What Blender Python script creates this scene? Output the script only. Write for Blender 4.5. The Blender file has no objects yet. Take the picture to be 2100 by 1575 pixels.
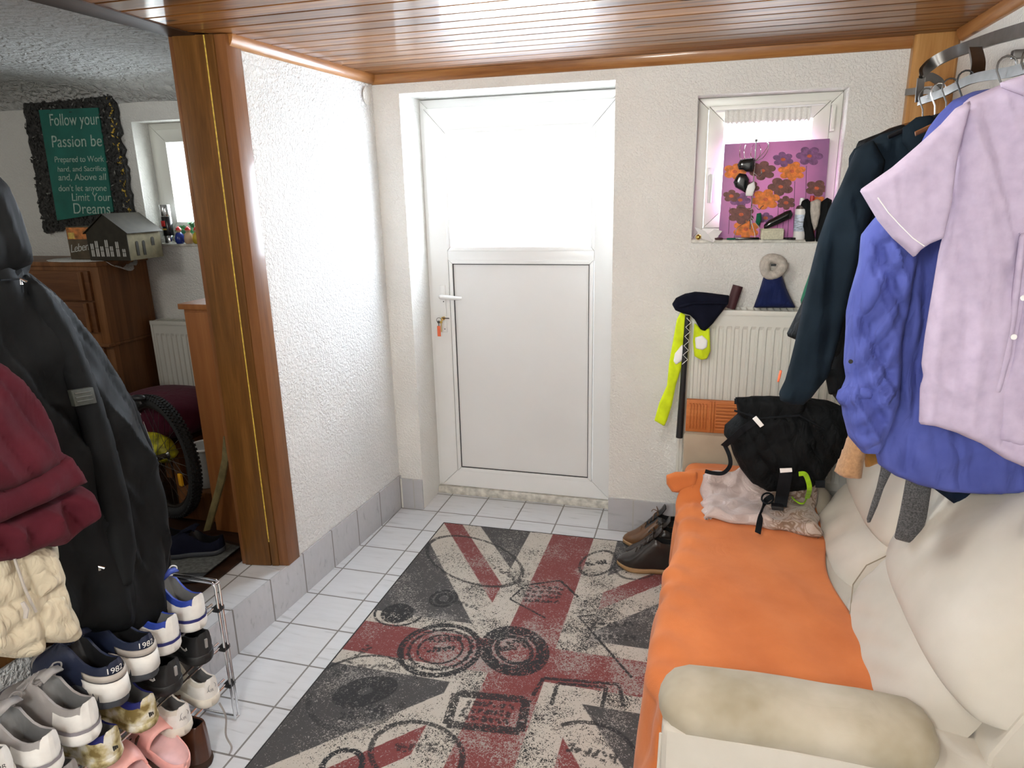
import bpy, bmesh, math, random
import numpy as np
from mathutils import Vector, Matrix
random.seed(7); np.random.seed(7)
PI = math.pi
scene = bpy.context.scene
COL = scene.collection
# ---------------------------------------------------------------- camera
FPX, CW, CH = 1416.877, 2100, 1575
CAM = np.array([1.34968, -3.23141, 1.68667])
ROT = [math.radians(a) for a in (74.455788, 1.248105, 15.374020)]
cd = bpy.data.cameras.new('camera'); cam = bpy.data.objects.new('camera', cd); COL.objects.link(cam)
cam.location = CAM; cam.rotation_euler = ROT
cd.sensor_fit = 'HORIZONTAL'; cd.sensor_width = 36; cd.lens = 36 * FPX / CW; cd.clip_start = .02; cd.clip_end = 60
scene.camera = cam
# ---------------------------------------------------------------- world, lights, exposure
scene.view_settings.view_transform = 'Standard'; scene.view_settings.look = 'None'
scene.view_settings.gamma = 1; scene.view_settings.use_curve_mapping = False
scene.view_settings.exposure = 1.0
w = bpy.data.worlds.new('overcast'); scene.world = w; w.use_nodes = True
bg = w.node_tree.nodes['Background']; bg.inputs[0].default_value = (.93, .97, 1, 1); bg.inputs[1].default_value = 2.2
def area(name, loc, rot, sx, sy, power, col):
    l = bpy.data.lights.new(name, 'AREA'); l.shape = 'RECTANGLE'; l.size = sx; l.size_y = sy; l.energy = power; l.color = col
    o = bpy.data.objects.new(name, l); COL.objects.link(o); o.location = loc; o.rotation_euler = rot; return o
area('daylight_door', (.43, .55, 1.70), (-PI/2, 0, 0), .80, .62, 36, (.86, .94, 1))
area('daylight_window', (1.57, .42, 1.80), (-PI/2, 0, 0), .40, .40, 9, (.92, .96, 1))
area('daylight_left_window', (-1.30, .42, 1.80), (-PI/2, 0, 0), .40, .45, 9, (.92, .96, 1))
def point(name, loc, power, col, r):
    l = bpy.data.lights.new(name, 'POINT'); l.energy = power; l.color = col; l.shadow_soft_size = r
    o = bpy.data.objects.new(name, l); COL.objects.link(o); o.location = loc; return o
point('lamp_light', (.99, -1.64, 2.03), 12, (.98, .98, .92), .10)
point('rear_fill_light', (1.0, -3.75, 1.95), 43, (.94, .98, .97), .16)  # added fill light, unseen behind the camera, brightens surfaces facing the view
point('phone_flash', (1.36, -3.24, 1.72), 2, (1, .97, .92), .03)
point('left_room_fill_light', (-1.9, -2.4, 2.1), 11, (1, .98, .90), .15)  # added fill light, out of view, lifts the dim left room

# ---------------------------------------------------------------- measuring helpers
def _R(rx, ry, rz):
    return np.array(Matrix.Rotation(rz, 3, 'Z') @ Matrix.Rotation(ry, 3, 'Y') @ Matrix.Rotation(rx, 3, 'X'))
RM = _R(*ROT)
def at(u, v, ax, val):
    d = RM @ np.array([(u - 1050) / FPX, -(v - 787.5) / FPX, -1.0]); i = 'xyz'.index(ax)
    return CAM + d * (val - CAM[i]) / d[i]
# ---------------------------------------------------------------- object helpers
def tag(o, label, cat, group=None, kind=None):
    if label: o['label'] = label
    if cat: o['category'] = cat
    if group: o['group'] = group
    if kind: o['kind'] = kind
    return o
def thing(name, label, cat, loc=(0, 0, 0), group=None):
    o = bpy.data.objects.new(name, None); COL.objects.link(o); o.location = loc; o.empty_display_size = .05
    return tag(o, label, cat, group)
def link(name, me, mat, parent=None):
    o = bpy.data.objects.new(name, me); COL.objects.link(o)
    for m in (mat if isinstance(mat, (list, tuple)) else [mat]): me.materials.append(m)
    if parent is not None:
        o.parent = parent
        if parent.parent is None: o.matrix_parent_inverse = Matrix.Translation(-parent.location)
    return o
def raw(name, V, F, mat, parent=None, smooth=True, mi=None):
    me = bpy.data.meshes.new(name)
    me.from_pydata([tuple(map(float, p)) for p in V], [], F)
    me.polygons.foreach_set('use_smooth', [smooth] * len(me.polygons))
    o = link(name, me, mat, parent)
    if mi is not None: me.polygons.foreach_set('material_index', mi)
    me.update(); return o
def struct(o): o['kind'] = 'structure'; return o
class MB:
    def __init__(s): s.V = []; s.F = []
    def add(s, V, F):
        n = len(s.V); s.V += [tuple(map(float, p)) for p in V]; s.F += [tuple(i + n for i in f) for f in F]; return s
    def box(s, a, b, M=None):
        x0, y0, z0 = a; x1, y1, z1 = b
        V = [(x0,y0,z0),(x1,y0,z0),(x1,y1,z0),(x0,y1,z0),(x0,y0,z1),(x1,y0,z1),(x1,y1,z1),(x0,y1,z1)]
        if M is not None: V = [tuple(M @ Vector(p)) for p in V]
        return s.add(V, [(0,3,2,1),(4,5,6,7),(0,1,5,4),(1,2,6,5),(2,3,7,6),(3,0,4,7)])
    def tube(s, P, r, n=10, closed=False, flat=1.0, up=None):
        P = [Vector(p) for p in P]; m = len(P); V = []; rr = r if isinstance(r, (list, tuple)) else [r] * m
        last = None
        for i, p in enumerate(P):
            a = P[(i - 1) % m] if (closed or i > 0) else p; b = P[(i + 1) % m] if (closed or i < m - 1) else p
            t = (b - a).normalized()
            if up is not None: u = Vector(up) - t * t.dot(Vector(up))
            elif last is None: u = t.orthogonal()
            else: u = last - t * t.dot(last)
            if u.length < 1e-6: u = t.orthogonal()
            u.normalize(); last = u; v = t.cross(u)
            for k in range(n):
                an = 2 * PI * k / n; V.append(p + u * math.cos(an) * rr[i] * flat + v * math.sin(an) * rr[i])
        F = []
        for i in range(m if closed else m - 1):
            for k in range(n):
                j = (i + 1) % m; F.append((i*n+k, i*n+(k+1)%n, j*n+(k+1)%n, j*n+k))
        if not closed: F += [tuple(range(n))[::-1], tuple((m-1)*n + k for k in range(n))]
        return s.add(V, F)
    def lathe(s, prof, c=(0,0,0), n=24, M=None):
        V = []; F = []; m = len(prof)
        for r, z in prof:
            for k in range(n): V.append((r*math.cos(2*PI*k/n), r*math.sin(2*PI*k/n), z))
        for i in range(m-1):
            for k in range(n): F.append((i*n+k, i*n+(k+1)%n, (i+1)*n+(k+1)%n, (i+1)*n+k))
        F += [tuple(range(n))[::-1], tuple((m-1)*n+k for k in range(n))]
        if M is not None: V = [M @ Vector(p) for p in V]
        return s.add([(p[0]+c[0], p[1]+c[1], p[2]+c[2]) for p in V], F)
    def ell(s, c, r, n=16, m=10, M=None, p=1.0):
        V = []; F = []
        def sp(x): return math.copysign(abs(x)**p, x)
        for i in range(m+1):
            a = -PI/2 + PI*i/m
            for k in range(n):
                b = 2*PI*k/n
                q = Vector((r[0]*sp(math.cos(a))*sp(math.cos(b)), r[1]*sp(math.cos(a))*sp(math.sin(b)), r[2]*sp(math.sin(a))))
                if M is not None: q = M @ q
                V.append((q[0]+c[0], q[1]+c[1], q[2]+c[2]))
        for i in range(m):
            for k in range(n): F.append((i*n+k, i*n+(k+1)%n, (i+1)*n+(k+1)%n, (i+1)*n+k))
        return s.add(V, F)
    def prism(s, poly, e):
        "poly: 3D points; e: extrusion vector"
        n = len(poly); e = Vector(e); A = [Vector(p) for p in poly]
        V = A + [p + e for p in A]
        F = [tuple(range(n))[::-1], tuple(range(n, 2*n))] + [(i, (i+1)%n, n+(i+1)%n, n+i) for i in range(n)]
        return s.add(V, F)
    def build(s, name, mat, parent=None, smooth=False, bevel=0, seg=2, angle=35):
        me = bpy.data.meshes.new(name); me.from_pydata(s.V, [], s.F)
        bm = bmesh.new(); bm.from_mesh(me); bmesh.ops.remove_doubles(bm, verts=bm.verts, dist=1e-6)
        bmesh.ops.recalc_face_normals(bm, faces=bm.faces)
        if bevel:
            es = [e for e in bm.edges if len(e.link_faces) == 2 and e.calc_face_angle(0) > .6]
            bmesh.ops.bevel(bm, geom=es, offset=bevel, segments=seg, affect='EDGES', profile=.6, clamp_overlap=True)
        bm.to_mesh(me); bm.free()
        if smooth or bevel:
            me.polygons.foreach_set('use_smooth', [True] * len(me.polygons)); me.set_sharp_from_angle(angle=math.radians(angle))
        return link(name, me, mat, parent)
def bx(name, a, b, mat, parent=None, bevel=0): return MB().box(a, b).build(name, mat, parent, bevel=bevel)
def text(name, body, size, origin, ex, ey, mat, parent=None, depth=.0006, shear=0, space=1.0, align='LEFT'):
    "flat lettering lying in the plane of ex (reading direction) and ey (up)"
    c = bpy.data.curves.new(name, 'FONT'); c.body = body; c.size = size; c.extrude = depth; c.shear = shear
    c.space_character = space; c.align_x = align; c.offset = 0.0
    ex = Vector(ex).normalized(); ey = Vector(ey); ey = (ey - ex*ex.dot(ey)).normalized(); ez = ex.cross(ey)
    t = bpy.data.objects.new('tmp', c); COL.objects.link(t)
    bpy.context.view_layer.update()
    me = bpy.data.meshes.new_from_object(t.evaluated_get(bpy.context.evaluated_depsgraph_get()))
    bpy.data.objects.remove(t)
    M = Matrix((ex, ey, ez)).transposed().to_4x4(); M.translation = Vector(origin); me.transform(M)
    me.materials.clear()
    return link(name, me, mat, parent)
# ---------------------------------------------------------------- materials
def nd(nt, t, **k):
    n = nt.nodes.new(t)
    for a, b in k.items():
        if a.startswith('i_'): n.inputs[int(a[2:]) if a[2:].isdigit() else a[2:].replace('_', ' ')].default_value = b
        else: setattr(n, a, b)
    return n
def ramp(nt, stops, fac):
    r = nt.nodes.new('ShaderNodeValToRGB'); e = r.color_ramp.elements
    while len(e) < len(stops): e.new(.5)
    for i, (p, c) in enumerate(stops): e[i].position = p; e[i].color = (*c, 1) if len(c) == 3 else c
    nt.links.new(fac, r.inputs[0]); return r.outputs[0]
def base(name, col=(.8, .8, .8), rough=.6, metal=0, **k):
    m = bpy.data.materials.new(name); m.use_nodes = True; nt = m.node_tree; b = nt.nodes['Principled BSDF']
    b.inputs['Base Color'].default_value = (*col, 1); b.inputs['Roughness'].default_value = rough; b.inputs['Metallic'].default_value = metal
    for a, v in k.items(): b.inputs[a.replace('_', ' ')].default_value = v
    return m, nt, b
def coords(nt, scale=(1, 1, 1), kind='Object', rot=(0, 0, 0)):
    tc = nd(nt, 'ShaderNodeTexCoord'); mp = nd(nt, 'ShaderNodeMapping'); mp.inputs['Scale'].default_value = scale; mp.inputs['Rotation'].default_value = rot
    nt.links.new(tc.outputs[kind], mp.inputs[0]); return mp.outputs[0]
def mat(name, col, rough=.6, metal=0, var=.12, nscale=12, bump=0, bscale=60, btype='noise', stretch=(1, 1, 1), **k):
    "plain surface with a little colour variation and grain"
    m, nt, b = base(name, col, rough, metal, **k); L = nt.links
    co = coords(nt, stretch)
    if var:
        n = nd(nt, 'ShaderNodeTexNoise'); n.inputs['Scale'].default_value = nscale; n.inputs['Detail'].default_value = 4; L.new(co, n.inputs[0])
        c0 = tuple(max(0, c*(1-var)) for c in col); c1 = tuple(min(1, c*(1+var)) for c in col)
        L.new(ramp(nt, [(.3, c0), (.7, c1)], n.outputs[0]), b.inputs['Base Color'])
    if bump:
        if btype == 'voronoi':
            t = nd(nt, 'ShaderNodeTexVoronoi', feature='F1'); o = t.outputs[0]
        else:
            t = nd(nt, 'ShaderNodeTexNoise'); t.inputs['Detail'].default_value = 3; o = t.outputs[0]
        t.inputs['Scale'].default_value = bscale; L.new(co, t.inputs[0])
        bp = nd(nt, 'ShaderNodeBump'); bp.inputs['Strength'].default_value = bump; bp.inputs['Distance'].default_value = .004
        L.new(o, bp.inputs['Height']); L.new(bp.outputs[0], b.inputs['Normal'])
    return m
def wood(name, dark, mid, light, axis='z', scale=1.0, rough=.35, plank=None, coat=0.0, knots=False):
    m, nt, b = base(name, mid, rough); L = nt.links
    st = {'x': (.6, 9, 9), 'y': (9, .6, 9), 'z': (9, 9, .6)}[axis]; st = tuple(a*scale for a in st)
    tc = nd(nt, 'ShaderNodeTexCoord')
    vec = tc.outputs['Object']
    if plank:
        ax, pitch = plank; sp = nd(nt, 'ShaderNodeSeparateXYZ'); L.new(vec, sp.inputs[0])
        dv = nd(nt, 'ShaderNodeMath', operation='DIVIDE', i_1=pitch); L.new(sp.outputs['XYZ'.index(ax.upper())], dv.inputs[0])
        fl = nd(nt, 'ShaderNodeMath', operation='FLOOR'); L.new(dv.outputs[0], fl.inputs[0])
        wn = nd(nt, 'ShaderNodeTexWhiteNoise', noise_dimensions='1D'); L.new(fl.outputs[0], wn.inputs['W'])
        ad = nd(nt, 'ShaderNodeVectorMath', operation='MULTIPLY_ADD'); L.new(wn.outputs['Color'], ad.inputs[0]); ad.inputs[1].default_value = (5, 5, 5); L.new(vec, ad.inputs[2]); vec = ad.outputs[0]
    mp = nd(nt, 'ShaderNodeMapping'); mp.inputs['Scale'].default_value = st; L.new(vec, mp.inputs[0])
    n = nd(nt, 'ShaderNodeTexNoise'); n.inputs['Scale'].default_value = 2.2; n.inputs['Detail'].default_value = 6; n.inputs['Distortion'].default_value = .8; L.new(mp.outputs[0], n.inputs[0])
    n2 = nd(nt, 'ShaderNodeTexNoise'); n2.inputs['Scale'].default_value = 16; n2.inputs['Detail'].default_value = 2; L.new(mp.outputs[0], n2.inputs[0])
    mx = nd(nt, 'ShaderNodeMath', operation='MULTIPLY_ADD', i_1=.3); L.new(n2.outputs[0], mx.inputs[0])
    sc = nd(nt, 'ShaderNodeMath', operation='MULTIPLY', i_1=.7); L.new(n.outputs[0], sc.inputs[0]); L.new(sc.outputs[0], mx.inputs[2])
    out = ramp(nt, [(.32, dark), (.5, mid), (.68, light)], mx.outputs[0])
    if plank:
        br = nd(nt, 'ShaderNodeMix', data_type='RGBA', blend_type='MULTIPLY'); br.inputs[0].default_value = 1
        g = ramp(nt, [(0, (.72, .68, .64)), (1, (1.12, 1.1, 1.1))], wn.outputs[0]); L.new(out, br.inputs[6]); L.new(g, br.inputs[7]); out = br.outputs[2]
    if knots:
        v = nd(nt, 'ShaderNodeTexVoronoi'); v.inputs['Scale'].default_value = 1
        mk = nd(nt, 'ShaderNodeMapping'); mk.inputs['Scale'].default_value = {'x': (2.6, 9, 9), 'y': (9, 2.6, 9), 'z': (9, 9, 2.6)}[axis]; L.new(vec, mk.inputs[0]); L.new(mk.outputs[0], v.inputs[0])
        kf = ramp(nt, [(.07, (1, 1, 1)), (.13, (0, 0, 0))], v.outputs[0])
        km = nd(nt, 'ShaderNodeMix', data_type='RGBA'); L.new(kf, km.inputs[0]); L.new(out, km.inputs[6]); km.inputs[7].default_value = (*[c*.45 for c in dark], 1); out = km.outputs[2]
    L.new(out, b.inputs['Base Color'])
    b.inputs['Coat Weight'].default_value = coat; b.inputs['Coat Roughness'].default_value = .09; b.inputs['Specular IOR Level'].default_value = .3
    bp = nd(nt, 'ShaderNodeBump'); bp.inputs['Strength'].default_value = .12; bp.inputs['Distance'].default_value = .002; L.new(mx.outputs[0], bp.inputs['Height']); L.new(bp.outputs[0], b.inputs['Normal'])
    return m
def stucco(name, col, scale=95, strength=.55, dist=.006):
    m, nt, b = base(name, col, .9); L = nt.links; co = coords(nt)
    n = nd(nt, 'ShaderNodeTexNoise'); n.inputs['Scale'].default_value = scale; n.inputs['Detail'].default_value = 3; n.inputs['Distortion'].default_value = .6; L.new(co, n.inputs[0])
    r = ramp(nt, [(.38, (0, 0, 0)), (.62, (1, 1, 1))], n.outputs[0])
    bp = nd(nt, 'ShaderNodeBump'); bp.inputs['Strength'].default_value = strength; bp.inputs['Distance'].default_value = dist; L.new(r, bp.inputs['Height']); L.new(bp.outputs[0], b.inputs['Normal'])
    n2 = nd(nt, 'ShaderNodeTexNoise'); n2.inputs['Scale'].default_value = 2.3; n2.inputs['Detail'].default_value = 5; L.new(co, n2.inputs[0])
    L.new(ramp(nt, [(.35, tuple(c*.93 for c in col)), (.6, col)], n2.outputs[0]), b.inputs['Base Color'])
    return m
def tiles(name, sx, sy, ax=(0, 1), tile=(.62, .63, .65), grout=(.20, .19, .18), off=(0, 0), gw=.0035):
    m, nt, b = base(name, tile, .22); L = nt.links
    tc = nd(nt, 'ShaderNodeTexCoord'); sp = nd(nt, 'ShaderNodeSeparateXYZ'); L.new(tc.outputs['Object'], sp.inputs[0])
    masks = []; cells = []
    for a, p, o in ((ax[0], sx, off[0]), (ax[1], sy, off[1])):
        if p is None: continue
        s = nd(nt, 'ShaderNodeMath', operation='SUBTRACT', i_1=o); L.new(sp.outputs[a], s.inputs[0])
        d = nd(nt, 'ShaderNodeMath', operation='DIVIDE', i_1=p); L.new(s.outputs[0], d.inputs[0])
        rd = nd(nt, 'ShaderNodeMath', operation='ROUND'); L.new(d.outputs[0], rd.inputs[0])
        df = nd(nt, 'ShaderNodeMath', operation='SUBTRACT'); L.new(d.outputs[0], df.inputs[0]); L.new(rd.outputs[0], df.inputs[1])
        ab = nd(nt, 'ShaderNodeMath', operation='ABSOLUTE'); L.new(df.outputs[0], ab.inputs[0])
        lt = nd(nt, 'ShaderNodeMath', operation='LESS_THAN', i_1=gw/p); L.new(ab.outputs[0], lt.inputs[0]); masks.append(lt.outputs[0])
        fl = nd(nt, 'ShaderNodeMath', operation='FLOOR'); L.new(d.outputs[0], fl.inputs[0]); cells.append(fl.outputs[0])
    mk = masks[0]
    if len(masks) > 1:
        mxx = nd(nt, 'ShaderNodeMath', operation='MAXIMUM'); L.new(masks[0], mxx.inputs[0]); L.new(masks[1], mxx.inputs[1]); mk = mxx.outputs[0]
    cb = nd(nt, 'ShaderNodeCombineXYZ')
    for i, c in enumerate(cells): L.new(c, cb.inputs[i])
    wn = nd(nt, 'ShaderNodeTexWhiteNoise', noise_dimensions='3D'); L.new(cb.outputs[0], wn.inputs[0])
    va = nd(nt, 'ShaderNodeVectorMath', operation='MULTIPLY_ADD'); L.new(wn.outputs['Color'], va.inputs[0]); va.inputs[1].default_value = (3, 3, 3); L.new(tc.outputs['Object'], va.inputs[2])
    mp = nd(nt, 'ShaderNodeMapping'); mp.inputs['Rotation'].default_value = (.3, .3, .9); mp.inputs['Scale'].default_value = (4, 30, 12); L.new(va.outputs[0], mp.inputs[0])
    n = nd(nt, 'ShaderNodeTexNoise'); n.inputs['Scale'].default_value = 1.6; n.inputs['Detail'].default_value = 5; n.inputs['Distortion'].default_value = .5; L.new(mp.outputs[0], n.inputs[0])
    vein = ramp(nt, [(.30, tuple(c*.80 for c in tile)), (.39, tuple(c*.96 for c in tile)), (.6, tile)], n.outputs[0])
    mx = nd(nt, 'ShaderNodeMix', data_type='RGBA'); L.new(mk, mx.inputs[0]); L.new(vein, mx.inputs[6]); mx.inputs[7].default_value = (*grout, 1)
    L.new(mx.outputs[2], b.inputs['Base Color'])
    rr = nd(nt, 'ShaderNodeMath', operation='MULTIPLY_ADD', i_1=.6, i_2=.22); L.new(mk, rr.inputs[0]); L.new(rr.outputs[0], b.inputs['Roughness'])
    bp = nd(nt, 'ShaderNodeBump'); bp.invert = True; bp.inputs['Strength'].default_value = .6; bp.inputs['Distance'].default_value = .002; L.new(mk, bp.inputs['Height']); L.new(bp.outputs[0], b.inputs['Normal'])
    return m
def fabric(name, col, rough=.9, weave=900, bump=.25, var=.1, nscale=9, wrinkle=0, wscale=14, sheen=.2, col2=None, thr=(.3, .7)):
    m, nt, b = base(name, col, rough, Sheen_Weight=sheen*.5); b.inputs['Specular IOR Level'].default_value = .12; L = nt.links; co = coords(nt)
    n = nd(nt, 'ShaderNodeTexNoise'); n.inputs['Scale'].default_value = nscale; n.inputs['Detail'].default_value = 4; L.new(co, n.inputs[0])
    c0 = tuple(c*(1-var) for c in col); c1 = col2 or tuple(min(1, c*(1+var)) for c in col)
    L.new(ramp(nt, [(thr[0], c0), (thr[1], c1)], n.outputs[0]), b.inputs['Base Color'])
    f = nd(nt, 'ShaderNodeTexNoise'); f.inputs['Scale'].default_value = weave; f.inputs['Detail'].default_value = 1; L.new(co, f.inputs[0])
    bp = nd(nt, 'ShaderNodeBump'); bp.inputs['Strength'].default_value = bump; bp.inputs['Distance'].default_value = .001; L.new(f.outputs[0], bp.inputs['Height']); out = bp.outputs[0]
    if wrinkle:
        mp = nd(nt, 'ShaderNodeMapping'); mp.inputs['Scale'].default_value = (1, 1, .45); L.new(co, mp.inputs[0])
        g = nd(nt, 'ShaderNodeTexNoise'); g.inputs['Scale'].default_value = wscale; g.inputs['Detail'].default_value = 2.5; g.inputs['Distortion'].default_value = 1.4; L.new(mp.outputs[0], g.inputs[0])
        g1 = nd(nt, 'ShaderNodeMath', operation='SUBTRACT', i_1=.5); L.new(g.outputs[0], g1.inputs[0]); g = nd(nt, 'ShaderNodeMath', operation='ABSOLUTE'); L.new(g1.outputs[0], g.inputs[0])
        b2 = nd(nt, 'ShaderNodeBump'); b2.inputs['Strength'].default_value = wrinkle; b2.inputs['Distance'].default_value = .03; L.new(g.outputs[0], b2.inputs['Height']); L.new(out, b2.inputs['Normal']); out = b2.outputs[0]
    L.new(out, b.inputs['Normal']); return m
M = {}
M['wall'] = stucco('white_stucco', (.84, .825, .785))
M['wall_side'] = stucco('white_stucco_coarse', (.88, .88, .87), 80, .7, .007)
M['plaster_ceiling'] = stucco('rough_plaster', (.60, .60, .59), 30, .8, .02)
M['tile_floor'] = tiles('marbled_tile_floor', .22, .22)
M['tile_riser'] = tiles('marbled_tile_riser', None, .22, (0, 1), (.50, .50, .52))
M['tile_back'] = tiles('marbled_tile_back', .20, None, (0, 1), (.47, .47, .49), (.40, .39, .37), (.06, 0))
M['ceiling'] = wood('varnished_pine_boards', (.085, .027, .005), (.215, .080, .016), (.36, .155, .040), 'x', 1, .5, ('y', .095), .42, True)
M['pine'] = wood('pine', (.34, .14, .04), (.50, .25, .08), (.62, .34, .13), 'z', .8, .45, None, .2, True)
M['pine_x'] = wood('pine_trim', (.20, .070, .016), (.34, .14, .038), (.46, .215, .065), 'x', .8, .4, None, .3, True)
M['pine_y'] = wood('pine_trim_y', (.20, .070, .016), (.32, .125, .032), (.44, .20, .060), 'y', .8, .4, None, .3, True)
M['fascia'] = wood('brown_fascia', (.022, .010, .005), (.042, .019, .009), (.065, .030, .014), 'y', .8, .6)
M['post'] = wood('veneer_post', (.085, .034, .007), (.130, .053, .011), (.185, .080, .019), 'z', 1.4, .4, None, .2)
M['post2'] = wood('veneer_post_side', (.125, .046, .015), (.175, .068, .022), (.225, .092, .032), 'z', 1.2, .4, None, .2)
M['dark_wood'] = wood('dark_wood_floor', (.012, .005, .003), (.028, .012, .006), (.05, .022, .011), 'x', .8, .4)
M['dresser'] = wood('cherry_veneer', (.14, .054, .018), (.215, .090, .031), (.28, .125, .050), 'z', .7, .4, ('y', .07))
M['dresser_front'] = wood('cherry_front', (.10, .036, .013), (.15, .058, .021), (.20, .082, .032), 'x', .9, .4)
M['beech'] = wood('orange_cabinet', (.24, .082, .022), (.31, .112, .032), (.38, .148, .045), 'z', .6, .45)
M['louvre'] = wood('orange_wood', (.40, .11, .025), (.52, .16, .04), (.62, .22, .06), 'x', .8, .45)
M['gold'] = mat('yellow_foam', (.62, .42, .06), .6, 0, .4, 60)
M['pvc'] = mat('white_pvc', (.82, .82, .81), .28, 0, .02, 3)
M['pvc_panel'] = mat('white_panel', (.79, .785, .775), .4, 0, .03, 2)
M['pvc_win'] = mat('cream_pvc', (.74, .73, .67), .32, 0, .04, 3)
M['gasket'] = mat('black_gasket', (.02, .02, .022), .6, 0, 0)
M['dirty_white'] = mat('stained_sill', (.62, .60, .54), .7, 0, .3, 30, .3, 90)
M['radiator'] = mat('radiator_enamel', (.74, .73, .67), .35, 0, .03, 3)
M['chrome'] = mat('chrome', (.75, .76, .78), .14, 1, 0)
M['steel'] = mat('brushed_steel', (.15, .145, .14), .36, 1, .15, 30, .05, 200)
M['darkmetal'] = mat('dark_metal', (.10, .09, .08), .35, 1, .1, 20)
M['black_plastic'] = mat('black_plastic', (.012, .012, .014), .4, 0, .1)
M['black_rubber'] = mat('black_rubber', (.014, .014, .015), .75, 0, .2, 40, .4, 200)
M['white_plastic'] = mat('white_plastic', (.8, .8, .79), .35, 0, .02)
M['sofa'] = fabric('cream_velour', (.54, .50, .43), .85, 700, .15, .07, 3.5, .10, 5, .15, (.62, .58, .51))
M['sofa_arm'] = fabric('worn_cream_velour', (.37, .315, .215), .85, 700, .15, .16, 5, .08, 6, .15, (.53, .48, .39))
M['seam'] = fabric('seam', (.28, .24, .18))
M['throw'] = fabric('orange_fleece', (.62, .175, .050), .95, 420, .6, .07, 6, .10, 9, .25, (.69, .215, .068))
M['bag'] = fabric('black_nylon', (.007, .008, .009), .7, 1000, .2, .25, 10, .6, 12, 0)
M['strap'] = fabric('black_webbing', (.010, .012, .015), .7, 1500, .4, .2, 30, sheen=0)
M['reflector'] = mat('reflective_band', (.97, .98, .97), .25, 0, 0)
M['lime'] = fabric('lime_webbing', (.36, .66, .02), .7, 1200, .3, .2, 40)
M['hiviz'] = fabric('hi_vis_yellow', (.70, .86, .02), .6, 900, .2, .12, 20)
M['navy_wool'] = fabric('navy_wool', (.007, .008, .018), .95, 500, .5, .2, 20, 0, 14, 0)
M['bordeaux'] = mat('dark_red_foam', (.055, .012, .016), .6, 0, .2)
M['blue_boot'] = fabric('blue_velour', (.010, .018, .085), .7, 700, .2, .35, 9, .4, 14, .1)
M['fleece'] = fabric('grey_fleece', (.50, .46, .41), 1, 220, 1.0, .2, 60, .3, 60)
M['beige'] = fabric('beige_upholstery', (.44, .36, .27), .9, 700, .2, .06)
M['lavender'] = fabric('lavender_cotton', (.46, .385, .515), .85, 1100, .12, .05, 40, .25, 4, .0, (.52, .44, .57))
M['blue'] = fabric('blue_cotton', (.075, .095, .34), .8, 1100, .12, .14, 8, .8, 8, .05, (.10, .125, .42))
M['teal'] = fabric('dark_teal_cloth', (.007, .013, .020), .9, 900, .2, .25, 6, .35, 7, .0, (.013, .023, .034))
M['dark'] = fabric('black_down', (.007, .008, .009), .75, 900, .2, .3, 8, .7, 12, 0)
M['green'] = fabric('green_cloth', (.01, .12, .06), .8)
M['tan'] = fabric('tan_wool', (.40, .225, .115), .95, 350, .8, .15, 120, 0, 10, .4)
M['tan_in'] = fabric('tan_lining', (.42, .22, .06), .5, 900, .1, .3, 30)
M['grey_felt'] = fabric('grey_felt', (.075, .075, .078), .95, 600, .8, .45, 260, 0, 10, .2, (.14, .14, .145))
M['navy'] = fabric('navy_cloth', (.006, .013, .028), .8, sheen=0)
M['coat'] = fabric('black_coat', (.0075, .008, .0085), .62, 900, .2, .2, 6, .45, 5, 0)
M['coat2'] = fabric('black_coat_lining', (.004, .004, .0045), .7, sheen=0)
M['maroon'] = fabric('maroon_sweat', (.062, .008, .014), .95, 700, .3, .1, 10, .25, 8, .05, (.080, .012, .019))
M['puffer'] = fabric('cream_down', (.52, .45, .33), .6, 900, .1, .06, 12, .6, 18, .0)
M['orange_plastic'] = mat('orange_plastic', (.85, .17, .07), .35, 0, .1, 30)
M['brass'] = mat('brass', (.62, .42, .13), .3, 1, .1)
M['printed'] = None
# glass: lets daylight through
def glassmat(name, tint, diff):
    m = bpy.data.materials.new(name); m.use_nodes = True; nt = m.node_tree; nt.nodes.clear(); L = nt.links
    o = nd(nt, 'ShaderNodeOutputMaterial'); t = nd(nt, 'ShaderNodeBsdfTransparent'); t.inputs[0].default_value = (*tint, 1)
    d = nd(nt, 'ShaderNodeBsdfTranslucent'); d.inputs[0].default_value = (.95, .97, 1, 1); mx = nd(nt, 'ShaderNodeMixShader'); mx.inputs[0].default_value = diff
    g = nd(nt, 'ShaderNodeBsdfGlossy'); g.inputs['Roughness'].default_value = .1; m2 = nd(nt, 'ShaderNodeMixShader'); m2.inputs[0].default_value = .05
    L.new(t.outputs[0], mx.inputs[1]); L.new(d.outputs[0], mx.inputs[2]); L.new(mx.outputs[0], m2.inputs[1]); L.new(g.outputs[0], m2.inputs[2]); L.new(m2.outputs[0], o.inputs[0])
    return m
M['frosted'] = glassmat('frosted_glass', (.93, .96, 1), .35)
M['glass'] = glassmat('window_glass', (.95, .98, 1), .06)
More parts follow.
